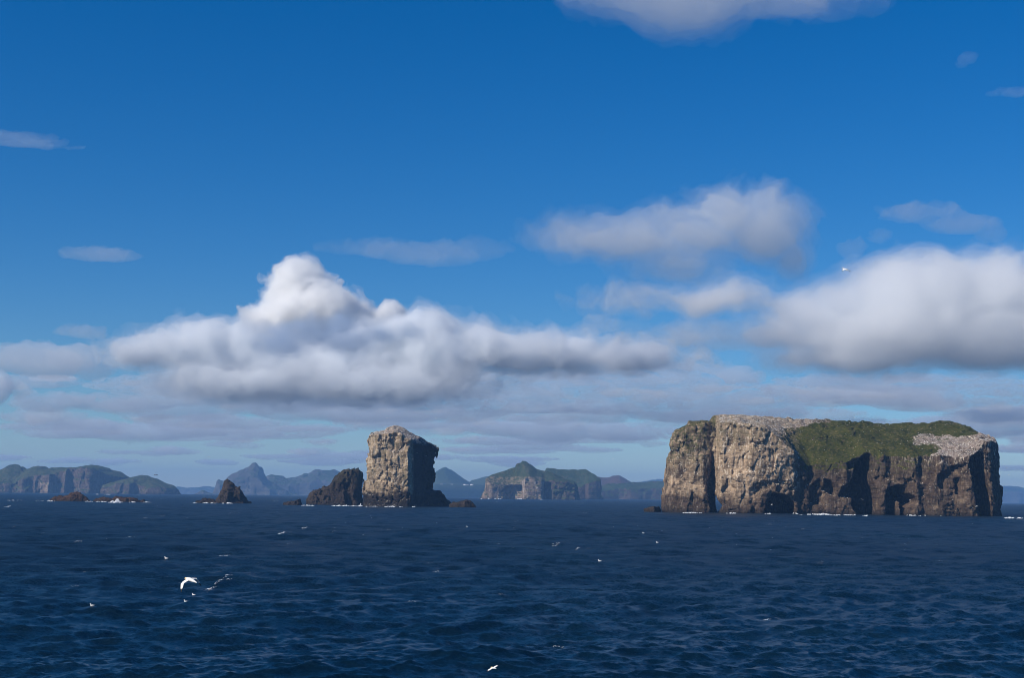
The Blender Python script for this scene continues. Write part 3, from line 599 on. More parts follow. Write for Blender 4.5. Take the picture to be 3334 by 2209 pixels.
# ------------------------------------------------------------------ clouds
def cloud_mat(name, dens, g=0.2, col=(1, 1, 1)):
    t = NT(name); v = t.n('ShaderNodeVolumePrincipled'); v.inputs['Color'].default_value = (*col, 1)
    v.inputs['Density'].default_value = dens; v.inputs['Anisotropy'].default_value = g
    t.l(v.outputs[0], t.out.inputs['Volume']); return t.m
def cloud_mesh(Y0, blobs, amp, cell, seed, n=150, base=None, thick=1.0, octs=4, veil=None, low=0.45):
    """blobs (u, v, ru, rv[, extra distance]) in photograph pixels, seen at the distance Y0: a heap of ellipsoids, billowed by noise"""
    E = []
    for b in blobs:
        Y = Y0 + (b[4] if len(b) > 4 else 0); x, z = P(b[0], b[1], Y); rx, rz = b[2] * Y / F, b[3] * Y / F
        E.append((float(x[0]), Y, float(z[0]), rx, max(rz, 0.55 * rx) * thick, rz))
    E = np.array(E); mg = (1.4 * amp + sum(max(q[0] + 1.2 * q[1], 0) for q in (veil or [])[-1:])) * np.minimum(E[:, 3:] / E[:, 3:].min(1, keepdims=True), 4.0); lo = (E[:, :3] - E[:, 3:] - mg).min(0); hi = (E[:, :3] + E[:, 3:] + mg).max(0)
    h = float((hi - lo).max() / n)
    ax = [np.arange(lo[k], hi[k] + h, h) for k in range(3)]; shp = tuple(len(a) for a in ax)
    D = np.full(shp, -1e9, np.float32)
    for x, y, z, rx, ry, rz in E:
        q = np.sqrt(((ax[0] - x) / rx)[:, None, None] ** 2 + ((ax[1] - y) / ry)[None, :, None] ** 2 + ((ax[2] - z) / rz)[None, None, :] ** 2).astype(np.float32)
        np.maximum(D, (1 - q) * min(rx, rz), out=D)
    ii = np.argwhere((D > -2.0 * amp - 2 * h) & (D < 1.3 * amp + 2 * h)); p = (ii * h / cell + seed * 1.37).astype(np.float32)
    w_ = 0.35 * perlin(p * 1.3, seed); p = p + np.stack([w_, 0.6 * w_, -w_], 1)
    nz = 0; a = 1.0
    for k in range(octs):                         # billows: rounded outside, creased between
        nz = nz + a * np.maximum(0.75 - 2.0 * np.abs(perlin(p * 2.1 ** k, seed + 31 * k)), -0.45); a *= 0.55
    fz = smooth(E[:, 2].min() - 0.5 * E[0, 5], E[:, 2].max(), ax[2][ii[:, 2]]); D[tuple(ii.T)] += amp * nz * (low + (1.15 - low) * fz)      # billows above, flatter below
    if base is not None:
        zb = P(base[0], base[1], Y0)[1][0]; lowl = vnoise((shp[0], shp[1], 1), h, (cell * 2, cell * 2, 9), seed + 7)
        np.minimum(D, (ax[2][None, None] - zb - 0.5 * amp * lowl) * 0.7, out=D)
    D = -D; D[0] = D[-1] = 1; D[:, 0] = D[:, -1] = 1; D[:, :, 0] = D[:, :, -1] = 1
    V, Q = surface_nets(D, lo, h)
    if veil:                                      # ragged layers of thinner cloud outside (off > 0) or denser inside (off < 0)
        out = []; near = np.abs(D) < 3.2 * amp; jj = np.argwhere(near); pj = (jj * h / cell + seed).astype(np.float32)
        rag = [perlin(pj * f, seed + 70 + k) for k, f in enumerate((2.2, 4.9, 10.5))]
        for q, (off, rg) in enumerate(veil):
            E_ = D.copy(); sh = np.roll(np.arange(3), q)
            E_[near] += -off - rg * (0.9 * rag[0] * (1 if q % 2 else -1) + 0.6 * rag[1] + 0.45 * rag[2] * (1 if q % 3 else -1)); E_[0] = E_[-1] = 1; E_[:, 0] = E_[:, -1] = 1; E_[:, :, 0] = E_[:, :, -1] = 1
            out.append(surface_nets(E_, lo, h))
        return out, E[:, :3].mean(0)
    return V, Q, E[:, :3].mean(0)
def cloud(name, label, Y0, blobs, dens, amp, cell, seed, n=150, base=None, thick=1.0, g=0.2, octs=4, col=(1, 1, 1), veil=None):
    """dens: scattering per metre; veil: layers (offset in metres, raggedness, density) from core to rim, in place of one even body"""
    if not veil:
        V, Q, c = cloud_mesh(Y0, blobs, amp, cell, seed, n, base, thick, octs)
        o = mesh_np(name, V, Q, cloud_mat(name, dens, g, col), origin=tuple(c)); return tag(o, label, 'cloud')
    ms, c = cloud_mesh(Y0, blobs, amp, cell, seed, n, base, thick, octs, [v[:2] for v in veil])
    r = empty(name, tuple(c))
    for (V, Q), (off, rg, dn) in zip(ms, veil):
        pn = 'cloud_core' if off < 0 else 'cloud_veil'; mesh_np(pn, V - c, Q, cloud_mat(pn, dn, g, col), r)
    return tag(r, label, 'cloud')
def d2(*bl): return [tuple(c * 1.40854 for c in b[:4]) + tuple(b[4:]) for b in bl]     # outlines read off a reduced view
cloud('cloud', 'tall white cumulus tower rising from the grey cloud mass', 15000, d2(
    (690, 660, 50, 48), (650, 690, 46, 42), (725, 690, 54, 42), (635, 738, 64, 48), (700, 765, 100, 64), (785, 722, 62, 40), (835, 738, 66, 38), (890, 730, 36, 32), (780, 790, 130, 60), (690, 640, 34, 32), (735, 715, 64, 46, -220), (680, 715, 60, 44, -200)), 0.030, 85, 470, 223, n=200, octs=5, col=(0.998, 0.999, 1.0), veil=[(-35, 14, 0.010), (4, 18, 0.0055), (24, 24, 0.0022)])
cloud('cloud', 'broad grey-white cumulus mass left of centre with a flat dark base', 13500, d2(
    (480, 800, 90, 48), (400, 812, 80, 36), (340, 822, 60, 22), (560, 815, 90, 55), (680, 845, 120, 55), (800, 850, 130, 60), (920, 810, 105, 66), (990, 775, 66, 46), (1010, 830, 120, 60), (1120, 800, 90, 46), (1200, 820, 110, 40), (1330, 825, 110, 30), (1440, 830, 90, 20),
    (600, 890, 190, 40), (850, 890, 230, 42)), 0.010, 100, 560, 202, n=215, base=(1000, 1312), octs=5, veil=[(-80, 40, 0.010), (-30, 50, 0.0045), (12, 55, 0.0016), (48, 60, 0.0007)], col=(0.955, 0.972, 0.99))
cloud('cloud', 'ragged blue-grey cloud scrap drifting before the cumulus mass', 9500, d2((720, 775, 62, 22), (780, 755, 45, 28), (650, 800, 50, 18), (800, 790, 60, 22), (890, 775, 32, 10)), 0.009, 45, 260, 212, n=140, octs=5, col=(0.70, 0.80, 0.92), veil=[(-15, 15, 0.005), (15, 25, 0.002), (40, 30, 0.001)])  # cloud in shadow: its shade is put into the absorbing blue-grey colour
cloud('cloud', 'large soft cumulus with a domed top at the right edge', 9800, d2(
    (2140, 690, 180, 80), (2300, 680, 180, 75), (2000, 720, 140, 66), (1900, 740, 120, 50), (2080, 780, 230, 60), (2280, 790, 220, 62), (1780, 778, 110, 24), (1715, 784, 60, 9), (1620, 694, 60, 11), (1980, 830, 150, 26), (2450, 720, 180, 100)), 0.0065, 85, 700, 203, n=200, octs=5, veil=[(-50, 30, 0.0038), (-14, 34, 0.0024), (18, 38, 0.0010), (42, 42, 0.0005)], col=(0.972, 0.98, 0.988))
cloud('cloud', 'soft wedge-shaped grey cloud high right of centre', 6500, d2(
    (1752, 462, 34, 34), (1710, 500, 86, 40), (1780, 540, 85, 66), (1600, 545, 110, 48), (1500, 560, 130, 44), (1380, 555, 100, 28), (1560, 610, 100, 44), (1835, 595, 42, 42)), 0.0042, 60, 440, 204, n=180, octs=5, veil=[(-45, 22, 0.0036), (-12, 26, 0.0022), (16, 30, 0.0010), (36, 34, 0.0005)], col=(0.90, 0.93, 0.965))
cloud('cloud', 'pale soft cloud cut by the top edge of the picture', 3200, d2((1570, -14, 165, 56), (1460, -28, 120, 46), (1580, 34, 90, 38), (1710, -24, 120, 34), (1810, -28, 80, 18)), 0.0036, 24, 260, 205, n=160, octs=5, veil=[(-10, 10, 0.0030), (10, 15, 0.0016), (24, 18, 0.0009)], col=(0.90, 0.93, 0.965))
for k, (lab, Y, bl, dn, am, ce) in enumerate([
    ('grey cloud bank low at the left edge above the bright sliver', 16000, [(130, 838, 120, 34), (40, 830, 90, 28), (220, 855, 50, 22)], 0.0016, 60, 500),
    ('small bright cloud sliver at the far left', 20000, [(125, 876, 42, 7), (100, 878, 25, 5)], 0.004, 18, 160),
    ('pale cloud edge cut by the left side of the picture', 18000, [(2, 895, 22, 30), (-20, 900, 40, 40)], 0.0035, 40, 300),
    ('thin grey wisp on the left, lower of two above the bank', 12000, [(190, 768, 48, 12), (215, 775, 30, 9)], 0.0012, 25, 260),
    ('thin grey wisp on the left, upper of two above the bank', 10000, [(225, 590, 60, 13), (260, 596, 40, 8)], 0.0010, 22, 240),
    ('faint wisp high at the left edge', 7000, [(40, 322, 75, 9), (-10, 318, 60, 12), (110, 334, 55, 4)], 0.0010, 12, 200),
    ('faint broad wisp above the cumulus tower to its right', 9500, [(1000, 590, 100, 22), (1110, 580, 45, 22), (880, 580, 80, 14)], 0.0006, 40, 320),
    ('dark narrow wisp high at the right', 7000, [(2130, 490, 70, 17), (2220, 520, 70, 17), (2290, 540, 32, 20)], 0.0014, 20, 220),
    ('small dark wisp beside the wedge-shaped cloud', 7000, [(1965, 575, 32, 22), (2032, 543, 18, 13)], 0.0013, 20, 180),
    ('tiny pale wisp near the upper right corner', 4500, [(2235, 135, 22, 13), (2222, 148, 14, 7)], 0.0016, 8, 90),
    ('tiny pale wisp cut by the right side of the picture', 4500, [(2345, 214, 40, 6)], 0.0016, 6, 90),
    ('small puff above the right end of the cumulus mass', 13000, [(1390, 750, 38, 16), (1360, 765, 30, 14)], 0.0014, 30, 260),
    ('long low cloud bank above the flat-topped island', 22000, [(2010, 915, 160, 18), (1900, 925, 80, 16), (2120, 935, 100, 16), (1800, 905, 60, 10)], 0.0016, 40, 420),
    ('pale low cloud at the right edge behind the flat-topped island', 24000, [(2320, 955, 90, 14), (2380, 960, 80, 22)], 0.0022, 40, 380)]):
    cloud('cloud', lab, Y, d2(*bl), 1.4 * dn, am, ce, 230 + k, n=90, octs=5, col=(0.92, 0.945, 0.975))
def cloud_bank():
    g = np.random.default_rng(5); VV, QQ, o = [], [], 0
    spots = [(200, 930, 150, 22), (110, 968, 75, 20), (430, 950, 130, 26), (460, 986, 70, 7), (900, 940, 90, 20), (1080, 950, 140, 26), (1400, 900, 200, 30), (1600, 880, 200, 28), (1560, 940, 200, 30), (1300, 960, 160, 24), (740, 1022, 40, 6), (1750, 950, 160, 20), (640, 930, 160, 22), (1010, 990, 90, 16), (500, 915, 200, 24), (800, 955, 240, 26), (1150, 925, 220, 28), (1350, 1000, 220, 20), (300, 1000, 200, 18), (1700, 1005, 180, 14), (2200, 990, 200, 18), (2050, 890, 200, 16)]
    for k in range(105):
        v = g.uniform(885, 1084); f = (1090 - v) / 190
        spots.append((g.uniform(-80, 2450), v, g.uniform(60, 200) * (0.5 + 0.6 * f), 3 + g.uniform(5, 16) * (0.15 + f)))
    for k, (u, v, ru, rv) in enumerate(spots):
        el = (1135 + 0.0114 * u - v) * 1.40854 / F; Y = float(np.clip(1250 / el, 20000, 62000)); m = Y / F * 1.40854
        bl = [(u + g.uniform(-0.6, 0.6) * ru, v + g.uniform(-0.4, 0.4) * rv, ru * g.uniform(0.35, 0.7), rv * g.uniform(0.5, 1.0)) for _ in range(4)]
        V, Q, c = cloud_mesh(Y, d2(*bl), 0.55 * rv * m, 3.0 * rv * m, 300 + k, n=46, octs=3)
        VV.append(V); QQ.append(Q + o); o += len(V)
    V = np.concatenate(VV); ob = mesh_np('clouds', V, np.concatenate(QQ), cloud_mat('bank_cloud', 0.0020, 0.2, (0.85, 0.915, 0.985)), origin=(0, 30000, 1500))  # bluing by the distant air is put into the cloud colour
    tag(ob, 'bank of low grey-blue streaky clouds all along the horizon', None, None, 'stuff')
cloud_bank()
def puffs():
    g = np.random.default_rng(15); VV, QQ, o = [], [], 0
    spots = [(300, 888, 36, 7), (30, 905, 30, 16), (110, 965, 40, 16), (460, 986, 60, 7), (740, 1025, 28, 6), (900, 932, 40, 12), (1180, 880, 60, 14), (1290, 870, 50, 12), (520, 940, 16, 8), (430, 930, 26, 8), (1900, 905, 60, 8), (2050, 920, 70, 7), (2180, 945, 46, 9), (2330, 1030, 40, 10), (1480, 915, 70, 12), (1640, 900, 60, 10), (1080, 1020, 40, 8), (1030, 1000, 40, 10), (1760, 930, 50, 9), (230, 1000, 46, 6)]
    for k in range(44): v = g.uniform(870, 1050); spots.append((g.uniform(0, 2367), v, g.uniform(14, 46), g.uniform(4, 9)))
    for k, (u, v, ru, rv) in enumerate(spots):
        el = (1135 + 0.0114 * u - v) * 1.40854 / F; Y = float(np.clip(1150 / el, 18000, 50000)); m = Y / F * 1.40854
        bl = [(u + g.uniform(-0.7, 0.7) * ru, v + g.uniform(-0.5, 0.3) * rv, ru * g.uniform(0.3, 0.6), rv * g.uniform(0.5, 1.0)) for _ in range(4)]
        V, Q, c = cloud_mesh(Y, d2(*bl), 0.6 * rv * m, 3.0 * rv * m, 500 + k, n=44, octs=3); VV.append(V); QQ.append(Q + o); o += len(V)
    ob = mesh_np('clouds', np.concatenate(VV), np.concatenate(QQ), cloud_mat('puff_cloud', 0.0034, 0.2, (0.97, 0.98, 0.99)), origin=(0, 25000, 1400)); tag(ob, 'small bright broken cloud puffs in the low bank', None, None, 'stuff')
puffs()

# ------------------------------------------------------------------ seabirds
def bird_mat():
    t = NT('gannet_plumage'); c = t.mix(t.attr('cream'), (0.80, 0.79, 0.76), (0.74, 0.60, 0.36)); c = t.mix(t.attr('dark'), c, (0.035, 0.028, 0.025)); c = t.mix(t.attr('bill'), c, (0.30, 0.34, 0.36))
    t.bsdf(c, 0.75, 0.2); return t.m
M['bird'] = bird_mat()
t_ = NT('white_plumage'); t_.bsdf((0.80, 0.79, 0.76), 0.8, 0.1); M['white_bird'] = t_.m
def flying_bird(name, label, Y, body, wings, size=1.0, h=0.014, group=None):
    """body: (u, v, dy, radius) from bill to tail; wings: two lists (u, v, dy, half chord, thickness); one continuous skin"""
    def J(q): x, z = P(q[0], q[1], Y + q[2]); return np.array([x[0], Y + q[2], z[0]])
    B = [(J(q), q[3] * size) for q in body]; W = [[(J(q), q[3] * size, q[4] * size) for q in w] for w in wings]
    pts = np.array([b[0] for b in B] + [q[0] for w in W for q in w]); lo = pts.min(0) - 0.22 * size; hi = pts.max(0) + 0.22 * size
    ax = [np.arange(lo[k], hi[k], h) for k in range(3)]; G = np.stack(np.meshgrid(*ax, indexing='ij'), -1).astype(np.float32)
    D = np.full(G.shape[:3], 9.0, np.float32)
    for (a, ra), (b, rb) in zip(B, B[1:]):
        d = b - a; t = np.clip(((G - a) @ d) / (d @ d), 0, 1); np.minimum(D, np.linalg.norm(G - (a + t[..., None] * d), axis=-1) - (ra + t * (rb - ra)), out=D)
    axis = B[-1][0] - B[0][0]; axis /= np.linalg.norm(axis)
    for w in W:
        for (a, ca, ta), (b, cb, tb) in zip(w, w[1:]):
            d = b - a; L = np.linalg.norm(d); dn = d / L; ch = axis - (axis @ dn) * dn; ch /= np.linalg.norm(ch); nn = np.cross(dn, ch)
            t = np.clip(((G - a) @ d) / (d @ d), 0, 1); off = G - (a + t[..., None] * d); C = ca + t * (cb - ca); T = ta + t * (tb - ta)
            q = np.sqrt(((off @ ch) / C) ** 2 + ((off @ nn) / T) ** 2 + ((off @ dn) / T) ** 2); np.minimum(D, ((q - 1) * T).astype(np.float32), out=D)
    V, Q = surface_nets(D, lo, h)
    dark = np.zeros(len(V)); cream = np.zeros(len(V)); bill = np.zeros(len(V))
    for w in W:
        tip, wr = w[-1][0], w[-2][0]; s_ = ((V - wr) @ (tip - wr)) / ((tip - wr) @ (tip - wr)); near = np.linalg.norm(V - (wr + np.clip(s_, 0, 1)[:, None] * (tip - wr)), axis=1) < 0.13 * size
        dark = np.maximum(dark, smooth(0.25, 0.42, s_) * near)
    cream = 1 - smooth(0.09 * size, 0.17 * size, np.linalg.norm(V - B[1][0], axis=1)); bill = 1 - smooth(0.05 * size, 0.09 * size, np.linalg.norm(V - B[0][0], axis=1))
    o = mesh_np(name, V, Q, M['bird'], attrs=dict(dark=dark, cream=cream, bill=bill), origin=tuple(B[2][0])); return tag(o, label, 'bird', group)
flying_bird('gannet', 'large white gannet with dark wing tips flying low over the waves', 80,
    [(600.5, 1885, 0.38, 0.012), (605, 1884.6, 0.30, 0.055), (611, 1886, 0.18, 0.075), (619, 1888.5, 0.02, 0.105), (629, 1893, -0.15, 0.08), (641, 1899, -0.38, 0.018)],
    [[(614, 1888, 0.1, 0.13, 0.03), (604, 1893.5, 0.06, 0.125, 0.025), (594.5, 1900.5, 0.0, 0.115, 0.022), (592, 1914, -0.22, 0.085, 0.016), (590, 1929, -0.46, 0.02, 0.012)],
     [(622, 1886.5, 0.0, 0.13, 0.03), (630, 1885.2, 0.12, 0.12, 0.025), (638.5, 1885.5, 0.24, 0.105, 0.022), (647, 1896, 0.28, 0.075, 0.016), (654, 1909, 0.22, 0.02, 0.012)]])
flying_bird('gannet', 'white gannet gliding just above the waves at the bottom edge', 100,
    [(1596.5, 2175, 0.18, 0.008), (1600, 2175, 0.12, 0.04), (1603, 2176, 0.06, 0.055), (1607, 2177.3, 0, 0.07), (1611, 2178, -0.07, 0.05), (1616, 2178.8, -0.16, 0.014)],
    [[(1603, 2177, 0.03, 0.09, 0.026), (1597, 2180.5, -0.02, 0.085, 0.022), (1591, 2184, -0.08, 0.075, 0.02), (1586, 2189, -0.16, 0.02, 0.014)],
     [(1608, 2176, 0.0, 0.09, 0.026), (1613, 2172.5, 0.06, 0.085, 0.022), (1618.5, 2169.8, 0.12, 0.075, 0.02), (1626, 2170.5, 0.12, 0.02, 0.014)]], size=1.0, h=0.012)
flying_bird('gannet', 'white gannet soaring in the blue sky at the right', 230,
    [(2741.5, 874.5, 0.4, 0.03), (2744, 875, 0.3, 0.07), (2747.5, 876, 0.14, 0.11), (2751, 877.3, 0, 0.13), (2755, 878.6, -0.16, 0.10), (2760, 880.5, -0.34, 0.03)],
    [[(2749, 877, 0.1, 0.14, 0.05), (2746.5, 879.5, -0.2, 0.13, 0.045), (2744, 881.5, -0.4, 0.11, 0.04), (2741.5, 883.5, -0.6, 0.04, 0.03)],
     [(2752, 876.5, 0.0, 0.14, 0.05), (2757, 876.8, 0.2, 0.13, 0.045), (2762, 880, 0.3, 0.12, 0.045), (2769, 885, 0.25, 0.04, 0.03)]], h=0.028)
flying_bird('gannet', 'small white bird with dark wings flying before the low left headland', 420,
    [(506, 1547.5, -0.2, 0.05), (507, 1547.5, -0.1, 0.10), (508, 1548, 0, 0.12), (509.5, 1548.5, 0.1, 0.10), (511, 1549, 0.3, 0.04)],
    [[(508, 1548, -0.1, 0.14, 0.06), (505, 1546.5, -0.3, 0.13, 0.06), (502, 1548.5, -0.5, 0.08, 0.05)], [(508.5, 1548, 0.1, 0.14, 0.06), (511, 1546.5, 0.4, 0.13, 0.06), (514, 1548.5, 0.6, 0.08, 0.05)]], h=0.04)

def sitting_mesh():
    """seabird afloat, 0.5 m long, bill towards -x: one skin"""
    h = 0.018; ax = [np.arange(-0.36, 0.36, h), np.arange(-0.14, 0.14, h), np.arange(-0.1, 0.34, h)]; G = np.stack(np.meshgrid(*ax, indexing='ij'), -1)
    D = np.full(G.shape[:3], 9.0)
    for c, r in (((0.02, 0, 0.03), (0.21, 0.10, 0.085)), ((0.2, 0, 0.075), (0.12, 0.05, 0.03)), ((-0.14, 0, 0.12), (0.055, 0.05, 0.11)), ((-0.17, 0, 0.21), (0.062, 0.048, 0.05)), ((-0.25, 0, 0.20), (0.055, 0.016, 0.018))):
        D = np.minimum(D, (np.linalg.norm((G - np.array(c)) / np.array(r), axis=-1) - 1) * min(r))
    V, Q = surface_nets(D, [a[0] for a in ax], h)
    return mesh_np('seabird', V, Q, M['bird'], attrs=dict(dark=smooth(0.1, 0.22, V[:, 0]) * smooth(0.05, 0.09, V[:, 2]) * 0.7, cream=0 * V[:, 0], bill=1 - smooth(-0.24, -0.215, V[:, 0])))
sit0 = sitting_mesh(); used = [False]
def sit(u, v, rz, label, s=1.0, group='seabirds resting on the sea'):
    o = sit0 if not used[0] else sit0.copy()
    if used[0]: link(o)
    used[0] = True; x, y = sea_hit(u, v); z = sea_surface(x, y); o.location = (x[0], y[0], z[0] + 0.02); o.rotation_euler = (0, 0, rz); o.scale = (s, s, s)
    return tag(o, label, 'bird', group)
sit(300, 1979, 0.2, 'white seabird floating on the dark water, lowest on the left', 1.15)
sit(631, 1929, -0.3, 'white seabird floating just below the large flying gannet', 1.1)
sit(605, 1964, 0.1, 'white seabird floating a little lower left below the large gannet', 1.1)
for u, v, lab in ((541, 1827, 'white seabird floating left above the large gannet'), (1521, 1719, 'white seabird floating below the right foot of the tall stack'), (1953, 1834, 'white seabird floating mid-picture in open water'),
                  (2095, 1742, 'white seabird floating left of the flat-topped island, nearer the rock'), (2140, 1772, 'white seabird floating left of the flat-topped island, farther from the rock')):
    sit(u, v, random.Random(u).uniform(-0.6, 0.6), lab, 1.7)
def speck_mesh(name):
    """far gull on the wing: body and two bent wings in one skin"""
    B = [(-0.45, 0, 0), (-0.25, 0.09, 0.05), (0.1, 0.11, 0.06), (0.48, 0.02, 0.01)]; V, Q = [], []
    for x, w, t in B: V += [(x, -w, 0), (x, 0, t), (x, w, 0), (x, 0, -t)]
    for k in range(3):
        for j in range(4): Q.append((4 * k + j, 4 * k + (j + 1) % 4, 4 * k + 4 + (j + 1) % 4, 4 * k + 4 + j))
    for sgn in (-1, 1):
        o = len(V); P3 = [(-0.12, 0.08, 0.04, 0.17), (-0.2, 0.45, 0.20, 0.15), (0.0, 0.92, 0.06, 0.04)]
        for x, y, z, c in P3: V += [(x - c, sgn * y, z), (x, sgn * y, z + 0.03), (x + c, sgn * y, z), (x, sgn * y, z - 0.03)]
        for k in range(2):
            for j in range(4):
                q = (o + 4 * k + j, o + 4 * k + (j + 1) % 4, o + 4 * k + 4 + (j + 1) % 4, o + 4 * k + 4 + j); Q.append(q if sgn < 0 else q[::-1])
    return mesh_np(name, V, Q, M['white_bird'], smooth=False)
sp0 = speck_mesh('seabird'); used2 = [False]; rs = random.Random(3)
def speck(u, v, Y, label, group, s=1.0):
    o = sp0 if not used2[0] else sp0.copy()
    if used2[0]: link(o)
    used2[0] = True; x, z = P(u, v, Y); o.location = (x[0], Y, z[0]); o.rotation_euler = (rs.uniform(-0.5, 0.5), rs.uniform(-0.3, 0.3), rs.uniform(0, 6.28)); o.scale = (s, s, s)
    tag(o, label, 'bird', group)
for u, v in ((2409, 1326), (2558, 1336), (2579, 1348), (2454, 1305), (2475, 1306), (2606, 1303), (2702, 1324), (2682, 1347), (2540, 1348), (2219, 1337), (2333, 1341), (2359, 1338), (2756, 1342), (2783, 1362), (3053, 1349), (2261, 1342), (2440, 1340), (2388, 1240), (2377, 1228), (2530, 1345), (3278, 1524), (3285, 1548)):
    speck(u, v, 1200 + rs.uniform(-150, 100), 'tiny white seabird circling in the air above the flat-topped island', 'birds above the flat-topped island', rs.uniform(1.1, 1.6))
for u, v in ((1332, 1355), (1421, 1364), (1213, 1396), (1002, 1494), (1157, 1506), (1344, 1497), (1330, 1372), (1260, 1362), (832, 1480), (1390, 1355), (1248, 1386)):
    speck(u, v, 1450 + rs.uniform(-100, 60), 'tiny white seabird in the air round the tall stack', 'birds round the tall stack', rs.uniform(1.2, 1.7))
for u, v in ((1634, 1268), (2034, 1379), (2218, 1320), (1995, 1496), (1418, 1364), (680, 1490), (1924, 1443)):
    speck(u, v, 900, 'tiny white seabird alone in the air before the low clouds', 'birds before the low clouds', rs.uniform(0.9, 1.2))
for u, v in ((2808, 1628), (3166, 1654), (2963, 1630), (2513, 1645), (2360, 1647), (2270, 1652), (2680, 1600), (2690, 1645), (2905, 1570), (3180, 1650)):
    speck(u, v, 1240, 'tiny white seabird flying close before the cliffs of the flat-topped island', 'birds before the cliffs', rs.uniform(1.2, 1.7))
for k in range(46):
    u = rs.uniform(20, 3320); v = rs.uniform(1650, 1790) + 0.0115 * (u - 1667); x, y = sea_hit(u, v)
    if 1180 < u < 1550 and v < 1665 or u > 2080 and v < 1690: continue
    speck(u, v - 2, float(y[0]) * 0.97, 'tiny white seabird skimming the open water', 'birds skimming the water', rs.uniform(0.3, 0.65))

# gannets on their nests: far too many to count
def colony(name, label, I, sel, count, seed, size=0.85):
    g = np.random.default_rng(seed); q = I['Q'][sel]; c = I['V'][q].mean(1); e1 = I['V'][q[:, 2]] - I['V'][q[:, 0]]; e2 = I['V'][q[:, 3]] - I['V'][q[:, 1]]
    w = np.linalg.norm(np.cross(e1, e2), axis=1); w /= w.sum(); k = g.choice(len(c), count, p=w); c = c[k] + g.normal(0, 0.3, (count, 3)) * (1, 1, 0)
    base = np.array([(-0.5, 0, 0.35), (0.5, 0, 0.15), (0, -0.22, 0.15), (0, 0.22, 0.15), (-0.15, 0, 0.55), (0, 0, -0.15)]); fc = np.array([(0, 2, 4), (2, 1, 4), (1, 3, 4), (3, 0, 4), (2, 0, 5), (1, 2, 5), (3, 1, 5), (0, 3, 5)])
    a = g.uniform(0, 6.28, count); R = np.zeros((count, 3, 3)); R[:, 0, 0] = R[:, 1, 1] = np.cos(a); R[:, 0, 1] = -np.sin(a); R[:, 1, 0] = np.sin(a); R[:, 2, 2] = 1
    V = np.einsum('nij,kj->nki', R, base) * (size * g.uniform(0.8, 1.2, count))[:, None, None] + c[:, None]
    o = mesh_np(name, V.reshape(-1, 3), (fc[None] + 6 * np.arange(count)[:, None, None]).reshape(-1, 3), M['white_bird'], smooth=False, origin=tuple(c.mean(0))); tag(o, label, None, None, 'stuff')
fx, fy, fz = facev(BIG, 'U'), facev(BIG, 'W'), BIG['fn'][:, 2]
colony('gannet_colony', 'dense white gannet colony on the left roof of the flat-topped island', BIG, (fx > 2340) & (fx < 2720) & (fz > 0.45) & ~BIG['gm'] & (BIG['V'][BIG['Q']][:, :, 2].mean(1) > 50), 3400, 1, 0.62)
colony('gannet_colony', 'white gannet colony on the right end of the flat-topped island', BIG, (fx > 2950) & (fz > 0.4) & ~BIG['gm'] & (BIG['V'][BIG['Q']][:, :, 2].mean(1) > 42), 2000, 2, 0.62)
colony('gannet_colony', 'scattered gannets on the ledges of the flat-topped island', BIG, (fx > 2300) & (fx < 3250) & (fz > 0.25) & (fy > 1440) & (fy < 1640) & ~BIG['gm'], 420, 3)
colony('gannet_colony', 'scattered gannets on the grass of the flat-topped island', BIG, BIG['gm'] & (fx > 2450), 160, 4, 0.7)
sx, sz_ = facev(STACK, 'U'), STACK['fn'][:, 2]
colony('gannet_colony', 'white gannet colony covering the sloping roof of the tall stack', STACK, (sz_ > 0.4) & (STACK['V'][STACK['Q']][:, :, 2].mean(1) > 52), 1700, 5, 0.65)
colony('gannet_colony', 'gannets on the ledges of the tall stack', STACK, (sz_ > 0.15) & (sx < 1345) & (STACK['V'][STACK['Q']][:, :, 2].mean(1) > 12), 420, 6)

# ------------------------------------------------------------------ surf and whitecaps
def foam_mat():
    t = NT('sea_foam'); n = t.noise((1.5, 1.5, 1.5), 1, 3, 0.6); t.bsdf(t.mix(t.ramp(n, 0.35, 0.6), (0.55, 0.60, 0.64), (0.82, 0.83, 0.84)), 0.9, 0.1); return t.m
M['foam'] = foam_mat()
def lumps(name, label, L, seed):
    """L: (x, y, z, rx, ry, rz): low heaps of froth joined into one mass"""
    g = np.random.default_rng(seed); L = np.array(L); n = len(L); a = np.linspace(0, 2 * math.pi, 8, endpoint=False)
    ring = [np.stack([np.cos(a) * r, np.sin(a) * r, np.full(8, z)], 1) for r, z in ((1, -0.3), (0.8, 0.45), (0.42, 0.85))]; base = np.concatenate(ring + [np.array([(0, 0, 1.0)])])
    V = base[None] * g.uniform(0.6, 1.35, (n, len(base), 1)) * L[:, None, 3:6] + L[:, None, :3]
    Q = [(8 * k + j, 8 * k + (j + 1) % 8, 8 * k + 8 + (j + 1) % 8) for k in (0, 1) for j in range(8)] + [(8 * k + j, 8 * k + 8 + (j + 1) % 8, 8 * k + 8 + j) for k in (0, 1) for j in range(8)] + [(16 + j, 16 + (j + 1) % 8, 24) for j in range(8)]
    Q = np.array(Q); o = mesh_np(name, V.reshape(-1, 3), (Q[None] + len(base) * np.arange(n)[:, None, None]).reshape(-1, 3), M['foam'], origin=tuple(L[:, :3].mean(0))); tag(o, label, None, None, 'stuff')
